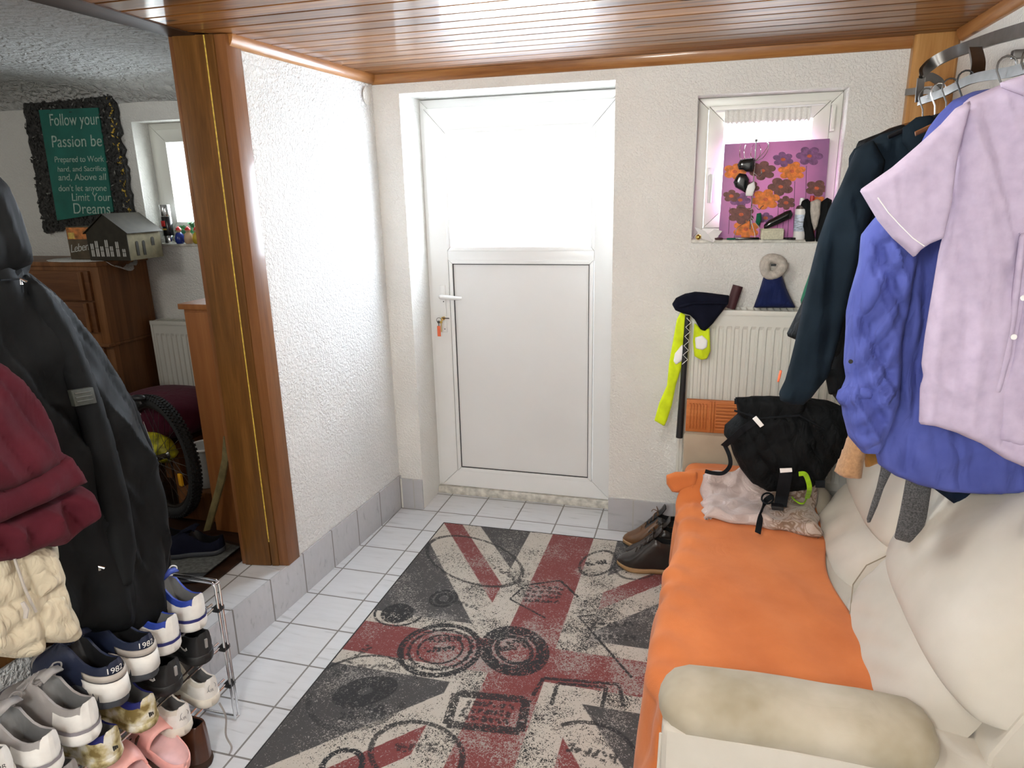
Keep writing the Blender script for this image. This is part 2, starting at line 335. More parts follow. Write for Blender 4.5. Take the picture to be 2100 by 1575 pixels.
# ================================================================ THE ROOM
YW = .019
def lx(y): return -.224 + .066*y            # the side wall leans a little off square
def wall_open(name, x0, x1, z0, z1, y0, y1, holes, m):
    xs = sorted({x0, x1, *[h[0] for h in holes], *[h[1] for h in holes]}); zs = sorted({z0, z1, *[h[2] for h in holes], *[h[3] for h in holes]})
    def solid(i, k):
        if not (0 <= i < len(xs)-1 and 0 <= k < len(zs)-1): return False
        cx, cz = (xs[i]+xs[i+1])/2, (zs[k]+zs[k+1])/2
        return not any(h[0] < cx < h[1] and h[2] < cz < h[3] for h in holes)
    V = []; F = []
    def q(*p):
        n = len(V); V.extend(p); F.append((n, n+1, n+2, n+3))
    for i in range(len(xs)-1):
        for k in range(len(zs)-1):
            if not solid(i, k): continue
            a, b, c, d = xs[i], xs[i+1], zs[k], zs[k+1]
            q((a,y0,c),(b,y0,c),(b,y0,d),(a,y0,d)); q((a,y1,c),(a,y1,d),(b,y1,d),(b,y1,c))
            if not solid(i-1, k): q((a,y0,c),(a,y0,d),(a,y1,d),(a,y1,c))
            if not solid(i+1, k): q((b,y0,c),(b,y1,c),(b,y1,d),(b,y0,d))
            if not solid(i, k-1): q((a,y0,c),(a,y1,c),(b,y1,c),(b,y0,c))
            if not solid(i, k+1): q((a,y0,d),(b,y0,d),(b,y1,d),(a,y1,d))
    mb = MB().add(V, F); return struct(mb.build(name, m))
DOOR = (-.088, .933, -.06, 2.145); WIN1 = (1.283, 1.872, 1.449, 2.063); WIN2 = (-1.645, -1.05, 1.437, 2.09)
wall_open('wall_back', -3.3, 2.36, -.06, 2.5, YW, .36, [DOOR, WIN1, WIN2], M['wall'])
def lwall(name, ya, yb, z0, z1, th, m):
    return struct(MB().prism([(lx(ya), ya, z0), (lx(yb), yb, z0), (lx(yb)-th, yb, z0), (lx(ya)-th, ya, z0)], (0, 0, z1-z0)).build(name, m, bevel=.006))
lwall('wall_left', YW+.001, -.915, .188, 2.5, .13, M['wall_side'])
lwall('wall_left.001', -2.03, -4.2, .0, 2.5, .13, M['wall_side'])
struct(bx('wall_right', (2.235, -4.2, -.06), (2.36, YW, 2.5), M['wall']))
struct(bx('wall_front', (-3.3, -4.32, -.06), (2.36, -4.2, 2.5), M['wall']))
struct(bx('wall_left_outer', (-3.42, -4.2, -.06), (-3.3, YW, 2.5), M['wall']))
struct(bx('floor', (lx(-4.2)-.25, -4.2, -.06), (2.36, .34, 0), M['tile_floor']))
# raised floor of the room on the left, its tiled nosing and riser
struct(MB().prism([(lx(YW), YW, 0), (lx(-4.2), -4.2, 0), (-.53, -4.2, 0), (-.53, YW, 0)], (0, 0, .188)).build('floor_step', M['tile_floor']))
struct(bx('floor_left_room', (-3.3, -4.2, -.06), (-.53, YW, .186), M['dark_wood']))
struct(MB().prism([(-.53, -.95, .188), (-.50, -.95, .188), (-.50, -2.0, .188), (-.53, -2.0, .188)], (0, 0, .008)).build('trim_threshold', M['dark_wood']))
struct(MB().prism([(lx(YW), YW, 0), (lx(-4.2), -4.2, 0), (lx(-4.2)+.008, -4.2, 0), (lx(YW)+.008, YW, 0)], (0, 0, .190)).build('baseboard_left', M['tile_riser'], bevel=.0015))
struct(bx('baseboard_back', (lx(0)+.008, YW-.010, 0), (DOOR[0], YW, .174), M['tile_back'], bevel=.0015))
struct(bx('baseboard_back.001', (DOOR[1], YW-.010, 0), (2.235, YW, .174), M['tile_back'], bevel=.0015))
# plastic profile and plain edge by the door foot
struct(bx('trim_1', (lx(0)+.008, YW-.013, .0), (lx(0)+.016, YW-.004, .172), M['radiator']))
# ---- ceiling of grooved pine boards, running across the room
def fx(y): return -.380     # inner line of the border board on the left
ZC = 2.232
V = []; F = []; p = .095; y = 0
ys = []
while y > -4.2:
    yb = max(y-p, -4.2); g = .0028
    ys += [(y if y else YW, ZC+.012), (y-g if y else YW, ZC+.011 if y else ZC), (y-g-.0005, ZC+.002), (y-g-.0035, ZC), (yb+g+.0035, ZC), (yb+g+.0005, ZC+.002), (yb+g, ZC+.011)]; y = yb
def lxc(y): return lx(y) if y > -.99 else fx(y)
for (yy, zz) in ys: V += [(lxc(yy), yy, zz), (2.235, yy, zz)]
for i in range(len(ys)-1): F.append((2*i, 2*i+1, 2*i+3, 2*i+2))
n = len(V)
V += [(-.4, YW, 2.33), (2.235, YW, 2.33), (2.235, -4.2, 2.33), (-.4, -4.2, 2.33)]; F.append((n, n+1, n+2, n+3))
struct(raw('ceiling', V, F, M['ceiling'], smooth=False))
# the left room's plaster ceiling with a soft cove against the back wall
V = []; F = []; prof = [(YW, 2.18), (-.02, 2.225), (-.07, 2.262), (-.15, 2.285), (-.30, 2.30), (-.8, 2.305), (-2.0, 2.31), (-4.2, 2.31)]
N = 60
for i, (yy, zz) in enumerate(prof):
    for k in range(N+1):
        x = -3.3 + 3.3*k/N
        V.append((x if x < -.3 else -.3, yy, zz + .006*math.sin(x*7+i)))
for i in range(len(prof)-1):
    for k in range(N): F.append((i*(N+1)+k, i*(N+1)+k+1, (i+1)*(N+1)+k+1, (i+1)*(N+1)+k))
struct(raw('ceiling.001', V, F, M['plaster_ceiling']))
struct(MB().prism([(-.379, -.93, 2.228), (-.379, -4.2, 2.228), (-.66, -4.2, 2.228), (-.476, -1.05, 2.228), (-.484, -.93, 2.228)], (0, 0, .11)).build('trim_fascia', M['fascia'], bevel=.002))
# mouldings
def moulding(name, a, b, inward, m, h=.042, d=.028):
    a = Vector(a); b = Vector(b); i = Vector(inward)
    prof = [(0, 0), (d*.25, 0), (d*.55, h*.12), (d*.85, h*.45), (d, h*.8), (d, h), (0, h)]
    V = [a + i*q + Vector((0, 0, z)) for q, z in prof] + [b + i*q + Vector((0, 0, z)) for q, z in prof]; n = len(prof)
    F = [tuple(range(n)), tuple(range(2*n-1, n-1, -1))] + [(j, n+j, n+(j+1) % n, (j+1) % n) for j in range(n)]
    return struct(MB().add(V, F).build(name, m, smooth=True, angle=50))
moulding('trim_ceiling_left', (lx(YW), YW, 2.192), (lx(-.965), -.965, 2.192), (1, 0, 0), M['pine_y'])
moulding('trim_ceiling_back', (lx(YW), YW, 2.190), (2.09, YW, 2.190), (0, -1, 0), M['pine_x'], .045, .024)
moulding('trim_ceiling_right', (2.235, -.06, 2.192), (2.235, -4.2, 2.192), (-1, 0, 0), M['pine_y'])
# pine pillar in the far right corner
struct(MB().prism([(2.078, YW, 1.2), (2.078, -.02, 1.2), (2.088, -.032, 1.2), (2.225, -.032, 1.2), (2.235, -.022, 1.2), (2.235, YW, 1.2)], (0, 0, ZC-1.2)).build('pillar_1', M['pine'], bevel=.002))
# round cover high on the side wall
c = MB().lathe([(0.0, 0), (.036, 0), (.040, .002), (.040, .004), (.0, .005)], n=28, M=Matrix.Translation((lx(-.045)+.001, -.045, 2.135)) @ Matrix.Rotation(PI/2, 4, 'Y')).build('junction_cover', M['wall'], smooth=True)
tag(c, 'round painted junction cover under the ceiling moulding in the corner', 'cover')
# ---- veneered post at the opening to the left room
P = thing('doorway_post', 'tall brown veneered door post closing the end of the white side wall', 'post', (-.38, -.96, .19)); P['kind'] = 'structure'
def vprism(name, pts, z0, z1, m, par, bev=.0015): return MB().prism([(a, b, z0) for a, b in pts], (0, 0, z1-z0)).build(name, m, par, bevel=bev)
A, B_, C_ = (-.468, -1.020), (-.342, -.998), (-.285, -.985)
vprism('front_panel', [(-.462, -1.019), (-.352, -1.000), (-.352, -.93), (-.462, -.93)], .19, ZC-.002, M['post'], P)
vprism('foam_seam', [(-.3515, -.999), (-.3465, -.998), (-.3465, -.95), (-.3515, -.95)], .30, ZC-.003, M['gold'], P, 0)
vprism('corner_strip', [(-.346, -1.000), (-.318, -.994), (-.318, -.93), (-.346, -.93)], .19, ZC-.002, M['post'], P)
vprism('side_panel', [(-.317, -.990), (lx(-.95)+.010, -.983), (lx(-.9)+.010, -.905), (-.317, -.905)], .19, ZC-.002, M['post2'], P)
vprism('rebate_strip', [(-.482, -1.014), (-.4635, -1.012), (-.4635, -.93), (-.482, -.93)], .19, ZC-.002, M['post2'], P)
vprism('strike_plate', [(-.4835, -1.0), (-.4825, -1.0), (-.4825, -.95), (-.4835, -.95)], 1.02, 1.26, M['darkmetal'], P, 0)
P = thing('door_jamb', 'brown jamb board at the near side of the opening behind the hanging coats', 'jamb', (-.38, -2.0, .19)); P['kind'] = 'structure'
vprism('jamb_face', [(-.48, -2.03), (-.32, -2.03), (-.32, -1.965), (-.48, -1.965)], .19, 2.22, M['fascia'], P)
struct(MB().prism([(lx(-2.03)+.001, -2.03, .535), (lx(-3.4)+.001, -3.4, .535), (lx(-3.4)+.022, -3.4, .535), (lx(-2.03)+.022, -2.03, .535)], (0, 0, .035)).build('trim_rail', M['post'], bevel=.003))

# ---- white front door
D = thing('door_1', 'white plastic front door with bright frosted glass above a plain panel', 'door', (.42, .27, 0)); D['kind'] = 'structure'
def ring(mb, x0, x1, z0, z1, w, y0, y1, wb=None, wt=None):
    wb = wb or w; wt = wt or w
    mb.box((x0, y0, z0), (x0+w, y1, z1)); mb.box((x1-w, y0, z0), (x1, y1, z1)); mb.box((x0+w, y0, z0), (x1-w, y1, z0+wb)); mb.box((x0+w, y0, z1-wt), (x1-w, y1, z1)); return mb
def mitred(x0, x1, z0, z1, w, y0, y1, wb=None, wt=None):
    wb = wb or w; wt = wt or w; mb = MB(); e = .0006
    o = [(x0, z0), (x1, z0), (x1, z1), (x0, z1)]; i = [(x0+w, z0+wb), (x1-w, z0+wb), (x1-w, z1-wt), (x0+w, z1-wt)]
    for k in range(4):
        j = (k+1) % 4; q = [o[k], o[j], i[j], i[k]]; cx = sum(a for a, _ in q)/4; cz = sum(b for _, b in q)/4
        d = Vector((o[j][0]-o[k][0], 0, o[j][1]-o[k][1])).normalized()*e
        q = [Vector((q[0][0], y0, q[0][1]))+d, Vector((q[1][0], y0, q[1][1]))-d, Vector((q[2][0], y0, q[2][1]))-d, Vector((q[3][0], y0, q[3][1]))+d]
        mb.prism(q, (0, y1-y0, 0))
    return mb
mitred(-.0875, .9325, .04, 2.14, .040, .262, .33).build('door_frame', M['pvc'], D, bevel=.002)
S_ = mitred(-.066, .910, .05, 2.10, .098, .250, .30, .098, .106).build('door_sash', M['pvc'], D, bevel=.004)
MB().box((.032, .2515, 1.345), (.812, .30, 1.394)).build('cross_rail', M['pvc'], D, bevel=.003)
mitred(.031, .813, 1.393, 1.995, .022, .247, .29).build('glazing_bead', M['pvc'], S_, bevel=.004)
mitred(.036, .808, .148, 1.346, .020, .247, .29).build('panel_bead', M['pvc'], S_, bevel=.004)
mitred(.0555, .7885, .1675, 1.3265, .004, .2515, .285).build('gasket', M['gasket'], S_)
bx('glass', (.053, .272, 1.415), (.791, .276, 1.973), M['frosted'], D)
bx('panel', (.059, .258, .171), (.785, .285, 1.323), M['pvc_panel'], D)
bx('threshold', (-.087, .238, 0), (.932, .33, .045), M['dirty_white'], D, bevel=.004)
# handle
H = MB().box((-.020, .240, .955), (.012, .251, 1.215)).build('handle_plate', M['white_plastic'], D, bevel=.005)
MB().tube([(-.004, .245, 1.155), (-.004, .205, 1.156), (.006, .196, 1.157), (.030, .194, 1.157), (.080, .196, 1.152), (.118, .203, 1.150)], [.011, .011, .0125, .012, .011, .009], 12).build('lever', M['white_plastic'], H, smooth=True)
MB().lathe([(0, 0), (.009, 0), (.009, .012), (0, .012)], c=(-.002, .240, 1.035), n=16, M=Matrix.Rotation(PI/2, 4, 'X')).build('lock_cylinder', M['brass'], H, smooth=True)
mb = MB()
for z in (1.125, .975): mb.lathe([(0, 0), (.003, 0), (.003, .002), (0, .002)], c=(.000, .2405, z), n=10, M=Matrix.Rotation(PI/2, 4, 'X'))
mb.build('screws', M['gasket'], H)
# keys in the lock
K = thing('key_bunch', 'bunch of keys with an orange fob hanging from the door lock', 'keys', (-.002, .225, 1.03))
MB().tube([(-.002+.0, .238, 1.035), (-.002, .215, 1.035)], .0025, 8).build('key', M['brass'], K)
MB().lathe([(0, -.002), (.011, -.002), (.011, .002), (0, .002)], c=(-.002, .212, 1.035), n=16, M=Matrix.Rotation(PI/2, 4, 'Y')).build('key', M['brass'], K)
MB().tube([(-.02+.014*math.cos(a), .210, 1.028+.014*math.sin(a)) for a in np.linspace(0, 2*PI, 20)[:-1]], .0013, 6, closed=True).build('split_ring', M['steel'], K, smooth=True)
for i, (dx, dz, l) in enumerate([(.006, -.004, .05), (-.008, -.006, .04)]):
    MB().box((-.016+dx, .206, 1.015-l), (-.011+dx, .208, 1.017)).box((-.020+dx, .206, 1.012), (-.006+dx, .208, 1.026)).build('key', M['steel'] if i else M['brass'], K, bevel=.001)
MB().box((-.002, .214, 1.036), (.038, .216, 1.042)).build('key', M['steel'], K, bevel=.001)
MB().box((-.031, .204, .940), (-.012, .209, .998)).build('fob', M['orange_plastic'], K, bevel=.004)

# ---- windows
def window(name, W, label, handle_x, wall_y=.12):
    x0, x1, z0, z1 = W
    w_ = thing(name, label, 'window', ((x0+x1)/2, .13, z0)); w_['kind'] = 'structure'
    mitred(x0+.001, x1-.001, z0+.014, z1-.001, .045, .135, .19).build('window_frame', M['pvc_win'], w_, bevel=.003)
    s = mitred(x0+.048, x1-.048, z0+.06, z1-.035, .068, .118, .18).build('sash', M['pvc_win'], w_, bevel=.004)
    bx('pane', (x0+.11, .150, z0+.12), (x1-.11, .154, z1-.095), M['glass'], w_)
    hp = MB().box((handle_x-.014, .110, 1.70), (handle_x+.014, .119, 1.77)).build('handle_base', M['white_plastic'], s, bevel=.004)
    MB().tube([(handle_x, .112, 1.735), (handle_x, .082, 1.735), (handle_x, .078, 1.72), (handle_x, .080, 1.62)], [.009, .010, .011, .009], 10).build('handle_grip', M['white_plastic'], s, smooth=True)
    mb = MB().box((x1-.046, .112, z1-.16), (x1-.028, .136, z1-.055)).box((x1-.043, .106, z1-.15), (x1-.031, .114, z1-.065)); mb.build('hinge_cover', M['pvc_win'], w_, bevel=.002)
    bx('window_sill', (x0+.001, YW-.012, z0+.0005), (x1-.001, .19, z0+.014), M['dirty_white'], w_, bevel=.003)
    return w_
w1 = window('window_1', WIN1, 'small white window over the radiator with ornaments on its sill', 1.352)
w2 = window('window_2', WIN2, 'small white window in the dark room behind the post', -1.12)
# narrow lace strip on a rod
mb = MB().tube([(1.36, .108, 2.005), (1.80, .108, 2.012)], .0035, 8); mb.build('curtain_rod', M['white_plastic'], w1)
V = []; F = []; n = 90
for i in range(n+1):
    t = i/n; x = 1.40 + .345*t
    for k in range(6): V.append((x, .104 - .004*math.sin(t*95) - .001*k, 2.006 - k*.011 + (.004*math.sin(t*120) if k == 5 else 0)))
for i in range(n):
    for k in range(5): F.append((i*6+k, (i+1)*6+k, (i+1)*6+k+1, i*6+k+1))
lace = mat('lace', (.80, .79, .75), .9, 0, .1, 200)
ob = raw('lace_strip', V, F, lace, w1); ob.modifiers.new('s', 'SOLIDIFY').thickness = .001
# outside: a pale yard wall seen through clear glass
struct(bx('ground_outside', (-4, .37, -.5), (5, 8, -.05), M['radiator']))
# ---- ceiling lamp
Lm = thing('ceiling_lamp', 'round white ceiling lamp, only its lower rim in the picture top', 'lamp', (.99, -1.64, ZC))
MB().lathe([(0, .0), (.12, .0), (.125, -.02), (.13, -.035)], c=(.99, -1.64, ZC), n=40).build('lamp_base', M['white_plastic'], Lm, smooth=True)
m, nt, b = base('opal_glass', (.95, .93, .88), .3); b.inputs['Emission Color'].default_value = (1, .95, .86, 1); b.inputs['Emission Strength'].default_value = 2.5
M['opal'] = m
MB().lathe([(.135, -.03), (.150, -.045), (.148, -.07), (.120, -.095), (.06, -.112), (.0, -.116)], c=(.99, -1.64, ZC), n=40).build('lamp_shade', m, Lm, smooth=True)
# ================================================================ RUG
def make_rug():
    x0, x1, y0, y1 = .086, 1.472, -2.118, -.130; h = .003
    nx, ny = int((x1-x0)/h), int((y1-y0)/h)
    X, Y = np.meshgrid(np.linspace(x0, x1, nx+1), np.linspace(y0, y1, ny+1))
    cx, cy = .777, -1.118
    red, cream, grey = np.array([.175, .036, .035]), np.array([.46, .42, .365]), np.array([.052, .050, .050])
    C = np.zeros(X.shape + (3,)); C[:] = grey
    def arm(px, py, ex, ey, lo, hi):
        "band along a diagonal through (px,py) running in (ex,ey); lo..hi measured to the left of it"
        l = math.hypot(ex, ey); d = (-(X-px)*ey + (Y-py)*ex)/l; return (d > lo) & (d < hi)
    up = Y > cy; left = X < cx
    # four half saltires
    TL = arm(.092, -.142, 1, -1.385, -.12, .166) & up & left; TLr = arm(.092, -.142, 1, -1.385, 0, .085) & up & left
    BR = arm(2*cx-.092, 2*cy+.142, -1, 1.385, -.12, .166) & ~up & ~left; BRr = arm(2*cx-.092, 2*cy+.142, -1, 1.385, 0, .085) & ~up & ~left
    TR = arm(.991, -.742, 1, 1.06, -.105, .185) & up & ~left; TRr = arm(.991, -.742, 1, 1.06, 0, .09) & up & ~left
    BL = arm(2*cx-.991, 2*cy+.742, -1, -1.06, -.105, .185) & ~up & left; BLr = arm(2*cx-.991, 2*cy+.742, -1, -1.06, 0, .09) & ~up & left
    C[TL | BR | TR | BL] = cream; C[TLr | BRr | TRr | BLr] = red
    C[(abs(X-cx) < .220) | (abs(Y-cy) < .174)] = cream
    C[(abs(X-cx) < .103) | (abs(Y-cy) < .094)] = red
    # printed postmarks
    S = np.zeros(X.shape); rs = np.random.RandomState(3)
    def ell(ax, ay, rx, ry, rot, w, a0=-4, a1=4, k=1.0):
        c, s = math.cos(rot), math.sin(rot); u = (X-ax)*c + (Y-ay)*s; v = -(X-ax)*s + (Y-ay)*c
        r = np.hypot(u/rx, v/ry); an = np.arctan2(v, u); m = (abs(r-1)*min(rx, ry) < w*.8) & (an > a0) & (an < a1); S[m] = np.maximum(S[m], k)
    def line(ax, ay, bx_, by, w, k=1.0):
        l = math.hypot(bx_-ax, by-ay); t = ((X-ax)*(bx_-ax)+(Y-ay)*(by-ay))/l/l; d = abs(-(X-ax)*(by-ay)+(Y-ay)*(bx_-ax))/l
        m = (t > 0) & (t < 1) & (d < w*.75); S[m] = np.maximum(S[m], k)
    def glyphs(ax, ay, dx, dy, n, hgt, k=1.0):
        "a row of worn letter-like strokes"
        l = math.hypot(dx, dy); ex, ey = dx/l, dy/l; fx_, fy_ = -ey, ex; st = l/n
        for i in range(n):
            ox, oy = ax+ex*st*i, ay+ey*st*i; wd = st*.6
            P = [(0, 0), (0, hgt), (wd, hgt), (wd, 0), (0, hgt/2), (wd, hgt/2)]
            for _ in range(3):
                a, b = rs.choice(6, 2, replace=False); a, b = P[a], P[b]
                line(ox+ex*a[0]+fx_*a[1], oy+ey*a[0]+fy_*a[1], ox+ex*b[0]+fx_*b[1], oy+ey*b[0]+fy_*b[1], .007, k)
    ell(.455, -1.125, .150, .150, 0, .016); ell(.455, -1.125, .118, .118, 0, .007); ell(.455, -1.125, .085, .085, 0, .006)
    glyphs(.39, -1.10, .13, .04, 7, .032); glyphs(.40, -1.16, .12, .04, 7, .026)
    for a in np.linspace(0, 2*PI, 22)[:-1]: glyphs(.455+.128*math.cos(a), -1.125+.128*math.sin(a), -.02*math.sin(a), .02*math.cos(a), 1, .018)
    ell(.730, -1.065, .105, .125, .7, .030); ell(.730, -1.065, .062, .085, .7, .010); glyphs(.68, -1.09, .10, .05, 6, .03); glyphs(.70, -1.04, .07, .04, 4, .02)
    ell(.195, -.945, .055, .055, 0, .018); ell(.195, -.945, .034, .034, 0, .030); ell(.195, -.945, .012, .012, 0, .02); ell(.20, -.945, .10, .085, 0, .006, -3.2, 0)
    ell(.343, -.80, .055, .060, 0, .010); ell(.345, -.80, .030, .035, 0, .012); glyphs(.40, -.82, .12, -.03, 5, .02, .8)
    ell(.36, -.46, .29, .165, -.55, .008, k=.9); glyphs(.48, -.52, .16, -.10, 9, .026, .9)
    ell(.94, -.36, .075, .12, -.3, .008, k=.9); glyphs(.90, -.40, .09, .05, 5, .035); ell(1.12, -.33, .10, .14, -.3, .007, k=.8); glyphs(1.05, -.30, .12, .03, 5, .03, .8)
    line(.66, -.62, .80, -.55, .008); line(.80, -.55, .90, -.66, .008); line(.66, -.62, .62, -.74, .006); line(.62, -.74, .80, -.84, .006)
    for i in range(4): glyphs(.68, -.64-.035*i, .16, .02, 6, .02, .9)
    line(.93, -.80, 1.18, -1.12, .007); line(.93, -.80, .99, -.77, .006)
    glyphs(1.0, -.86, .16, .05, 6, .03, .9); glyphs(1.02, -.93, .16, .03, 6, .03, .9)
    ell(.27, -1.42, .20, .205, .2, .008, .4, 3.1, .9); ell(.27, -1.42, .17, .17, .2, .012, -3.1, -.2, .6)
    ell(.285, -1.405, .07, .045, .6, .035, k=.9); glyphs(.15, -1.36, .05, .20, 5, .03, .8); glyphs(.25, -1.50, .16, .02, 6, .03, .9); glyphs(.26, -1.55, .16, .04, 6, .03, .8)
    glyphs(.20, -1.30, .22, .05, 9, .022, .8)
    for (a, b, c_, d) in ((.60, -1.34, .845, -1.315), (.845, -1.315, .86, -1.46), (.86, -1.46, .62, -1.485), (.62, -1.485, .60, -1.34)): line(a, b, c_, d, .022, .95)
    for i in range(3): glyphs(.65, -1.385-.035*i, .17, .015, 7, .022, .9)
    for (a, b, c_, d) in ((.875, -1.195, 1.14, -1.165), (1.14, -1.165, 1.17, -1.27), (.875, -1.195, .86, -1.29), (.93, -1.21, .93, -1.32), (.93, -1.21, 1.10, -1.19), (1.10, -1.19, 1.10, -1.29)): line(a, b, c_, d, .010, .95)
    ell(.57, -1.62, .155, .12, -.3, .010, k=.9); glyphs(.50, -1.63, .14, .03, 6, .03, .8); ell(.37, -1.72, .06, .06, 0, .012)
    ell(1.09, -1.50, .15, .13, -.2, .010, -.4, 2.6, .9); glyphs(1.02, -1.50, .16, -.02, 6, .035, .9); ell(.98, -1.75, .12, .1, 0, .012); glyphs(.7, -1.75, .2, 0, 7, .03)
    D = np.hypot(X-.80, Y+1.0); worn = np.clip(1.15 - D/.85, 0, 1)*.6 + .30     # wear is heavier near the middle
    me = bpy.data.meshes.new('rug'); Z = np.full(X.shape, .0095); Z[0, :] = Z[-1, :] = 0; Z[:, 0] = Z[:, -1] = 0
    # the rug lies a touch askew
    a = -.008; XR = .086 + (X-.086)*math.cos(a) - (Y+.128)*math.sin(a)*1.0; YR = -.128 + (X-.086)*math.sin(-a) + (Y+.128)*math.cos(a)
    Vv = np.stack([XR, YR, Z], -1).reshape(-1, 3); i = np.arange((nx+1)*(ny+1)).reshape(ny+1, nx+1)
    Fq = np.stack([i[:-1, :-1], i[:-1, 1:], i[1:, 1:], i[1:, :-1]], -1).reshape(-1, 4)
    me.vertices.add(len(Vv)); me.vertices.foreach_set('co', Vv.ravel()); me.loops.add(Fq.size); me.loops.foreach_set('vertex_index', Fq.ravel().astype(np.int32))
    me.polygons.add(len(Fq)); me.polygons.foreach_set('loop_start', np.arange(0, Fq.size, 4, dtype=np.int32)); me.update(calc_edges=True)
    ca = me.color_attributes.new('pattern', 'FLOAT_COLOR', 'POINT'); ca.data.foreach_set('color', np.concatenate([C, np.ones(X.shape+(1,))], -1).astype(np.float32).ravel())
    ma = me.color_attributes.new('marks', 'FLOAT_COLOR', 'POINT'); ma.data.foreach_set('color', np.stack([S, worn, S*0, S*0+1], -1).astype(np.float32).ravel())
    m, nt, b = base('printed_flag_rug', (.5, .5, .5), .95); L = nt.links; b.inputs['Sheen Weight'].default_value = .1
    ap = nd(nt, 'ShaderNodeAttribute', attribute_name='pattern'); am = nd(nt, 'ShaderNodeAttribute', attribute_name='marks'); sp = nd(nt, 'ShaderNodeSeparateColor'); L.new(am.outputs['Color'], sp.inputs[0])
    co = coords(nt)
    def noise(sc, det=2, dis=0):
        n = nd(nt, 'ShaderNodeTexNoise'); n.inputs['Scale'].default_value = sc; n.inputs['Detail'].default_value = det; n.inputs['Distortion'].default_value = dis; L.new(co, n.inputs[0]); return n.outputs[0]
    def math_(op, a, b_):
        q = nd(nt, 'ShaderNodeMath', operation=op)
        for k, v in enumerate((a, b_)):
            if isinstance(v, (int, float)): q.inputs[k].default_value = v
            else: L.new(v, q.inputs[k])
        return q.outputs[0]
    patch = ramp(nt, [(.40, (0, 0, 0)), (.62, (1, 1, 1))], noise(5.5, 3))
    worn_ = math_('MULTIPLY', math_('ADD', patch, .30), sp.outputs[1])
    # light fibres showing through the dark fields, dark flecks on the cream
    fl = math_('LESS_THAN', noise(125, 2, 1.6), math_('ADD', .30, math_('MULTIPLY', worn_, .25)))
    fd = math_('LESS_THAN', noise(120, 2, 1.8), math_('ADD', .31, math_('MULTIPLY', worn_, .22)))
    lum = nd(nt, 'ShaderNodeRGBToBW'); L.new(ap.outputs['Color'], lum.inputs[0]); isl = math_('GREATER_THAN', lum.outputs[0], .3)
    m1 = nd(nt, 'ShaderNodeMix', data_type='RGBA'); L.new(math_('MULTIPLY', math_('MULTIPLY', fl, math_('SUBTRACT', 1, isl)), .8), m1.inputs[0]); L.new(ap.outputs['Color'], m1.inputs[6]); m1.inputs[7].default_value = (.33, .31, .285, 1)
    m2 = nd(nt, 'ShaderNodeMix', data_type='RGBA'); L.new(math_('MULTIPLY', fd, isl), m2.inputs[0]); L.new(m1.outputs[2], m2.inputs[6]); m2.inputs[7].default_value = (.026, .026, .026, 1)
    st = math_('MULTIPLY', sp.outputs[0], math_('LESS_THAN', noise(85, 3, 1.4), .585))
    m3 = nd(nt, 'ShaderNodeMix', data_type='RGBA'); L.new(st, m3.inputs[0]); L.new(m2.outputs[2], m3.inputs[6]); m3.inputs[7].default_value = (.012, .013, .015, 1)
    L.new(m3.outputs[2], b.inputs['Base Color'])
    bp = nd(nt, 'ShaderNodeBump'); bp.inputs['Strength'].default_value = .5; bp.inputs['Distance'].default_value = .002; L.new(noise(600, 1), bp.inputs['Height']); L.new(bp.outputs[0], b.inputs['Normal'])
    o = link('rug', me, m); me.polygons.foreach_set('use_smooth', [True]*len(me.polygons))
    # bound edge
    pts = [Vector(Vv[i[0, 0]]), Vector(Vv[i[0, -1]]), Vector(Vv[i[-1, -1]]), Vector(Vv[i[-1, 0]])]
    for p in pts: p.z = .006
    r = tag(o, 'grey, red and cream flag pattern rug with worn postmark prints on the tiled floor', 'rug')
    MB().tube(pts, .005, 6, closed=True).build('binding', M['black_rubber'], None).parent = o
    return r
make_rug()

# ================================================================ generic cloth pieces
def sd_poly(P, poly):
    "distance to the outline and nearest outline point for the points P"
    A = poly; B = np.roll(poly, -1, 0); best = np.full(len(P), 1e9); near = np.zeros_like(P); inside = np.zeros(len(P), bool)
    for a, b in zip(A, B):
        ab = b-a; t = np.clip(((P-a)@ab)/max(ab@ab, 1e-12), 0, 1); q = a + t[:, None]*ab; d = np.hypot(*(P-q).T)
        m = d < best; best[m] = d[m]; near[m] = q[m]
        c = ((a[1] > P[:, 1]) != (b[1] > P[:, 1])); 
        with np.errstate(divide='ignore', invalid='ignore'): xi = (b[0]-a[0])*(P[:, 1]-a[1])/(b[1]-a[1])+a[0]
        inside ^= c & (P[:, 0] < xi)
    return best, near, inside
def smooth_poly(poly, n=1):
    P = np.array(poly, float)
    for _ in range(n):
        Q = np.roll(P, -1, 0); P = np.stack([.8*P+.2*Q, .2*P+.8*Q], 1).reshape(-1, 2)
    return P
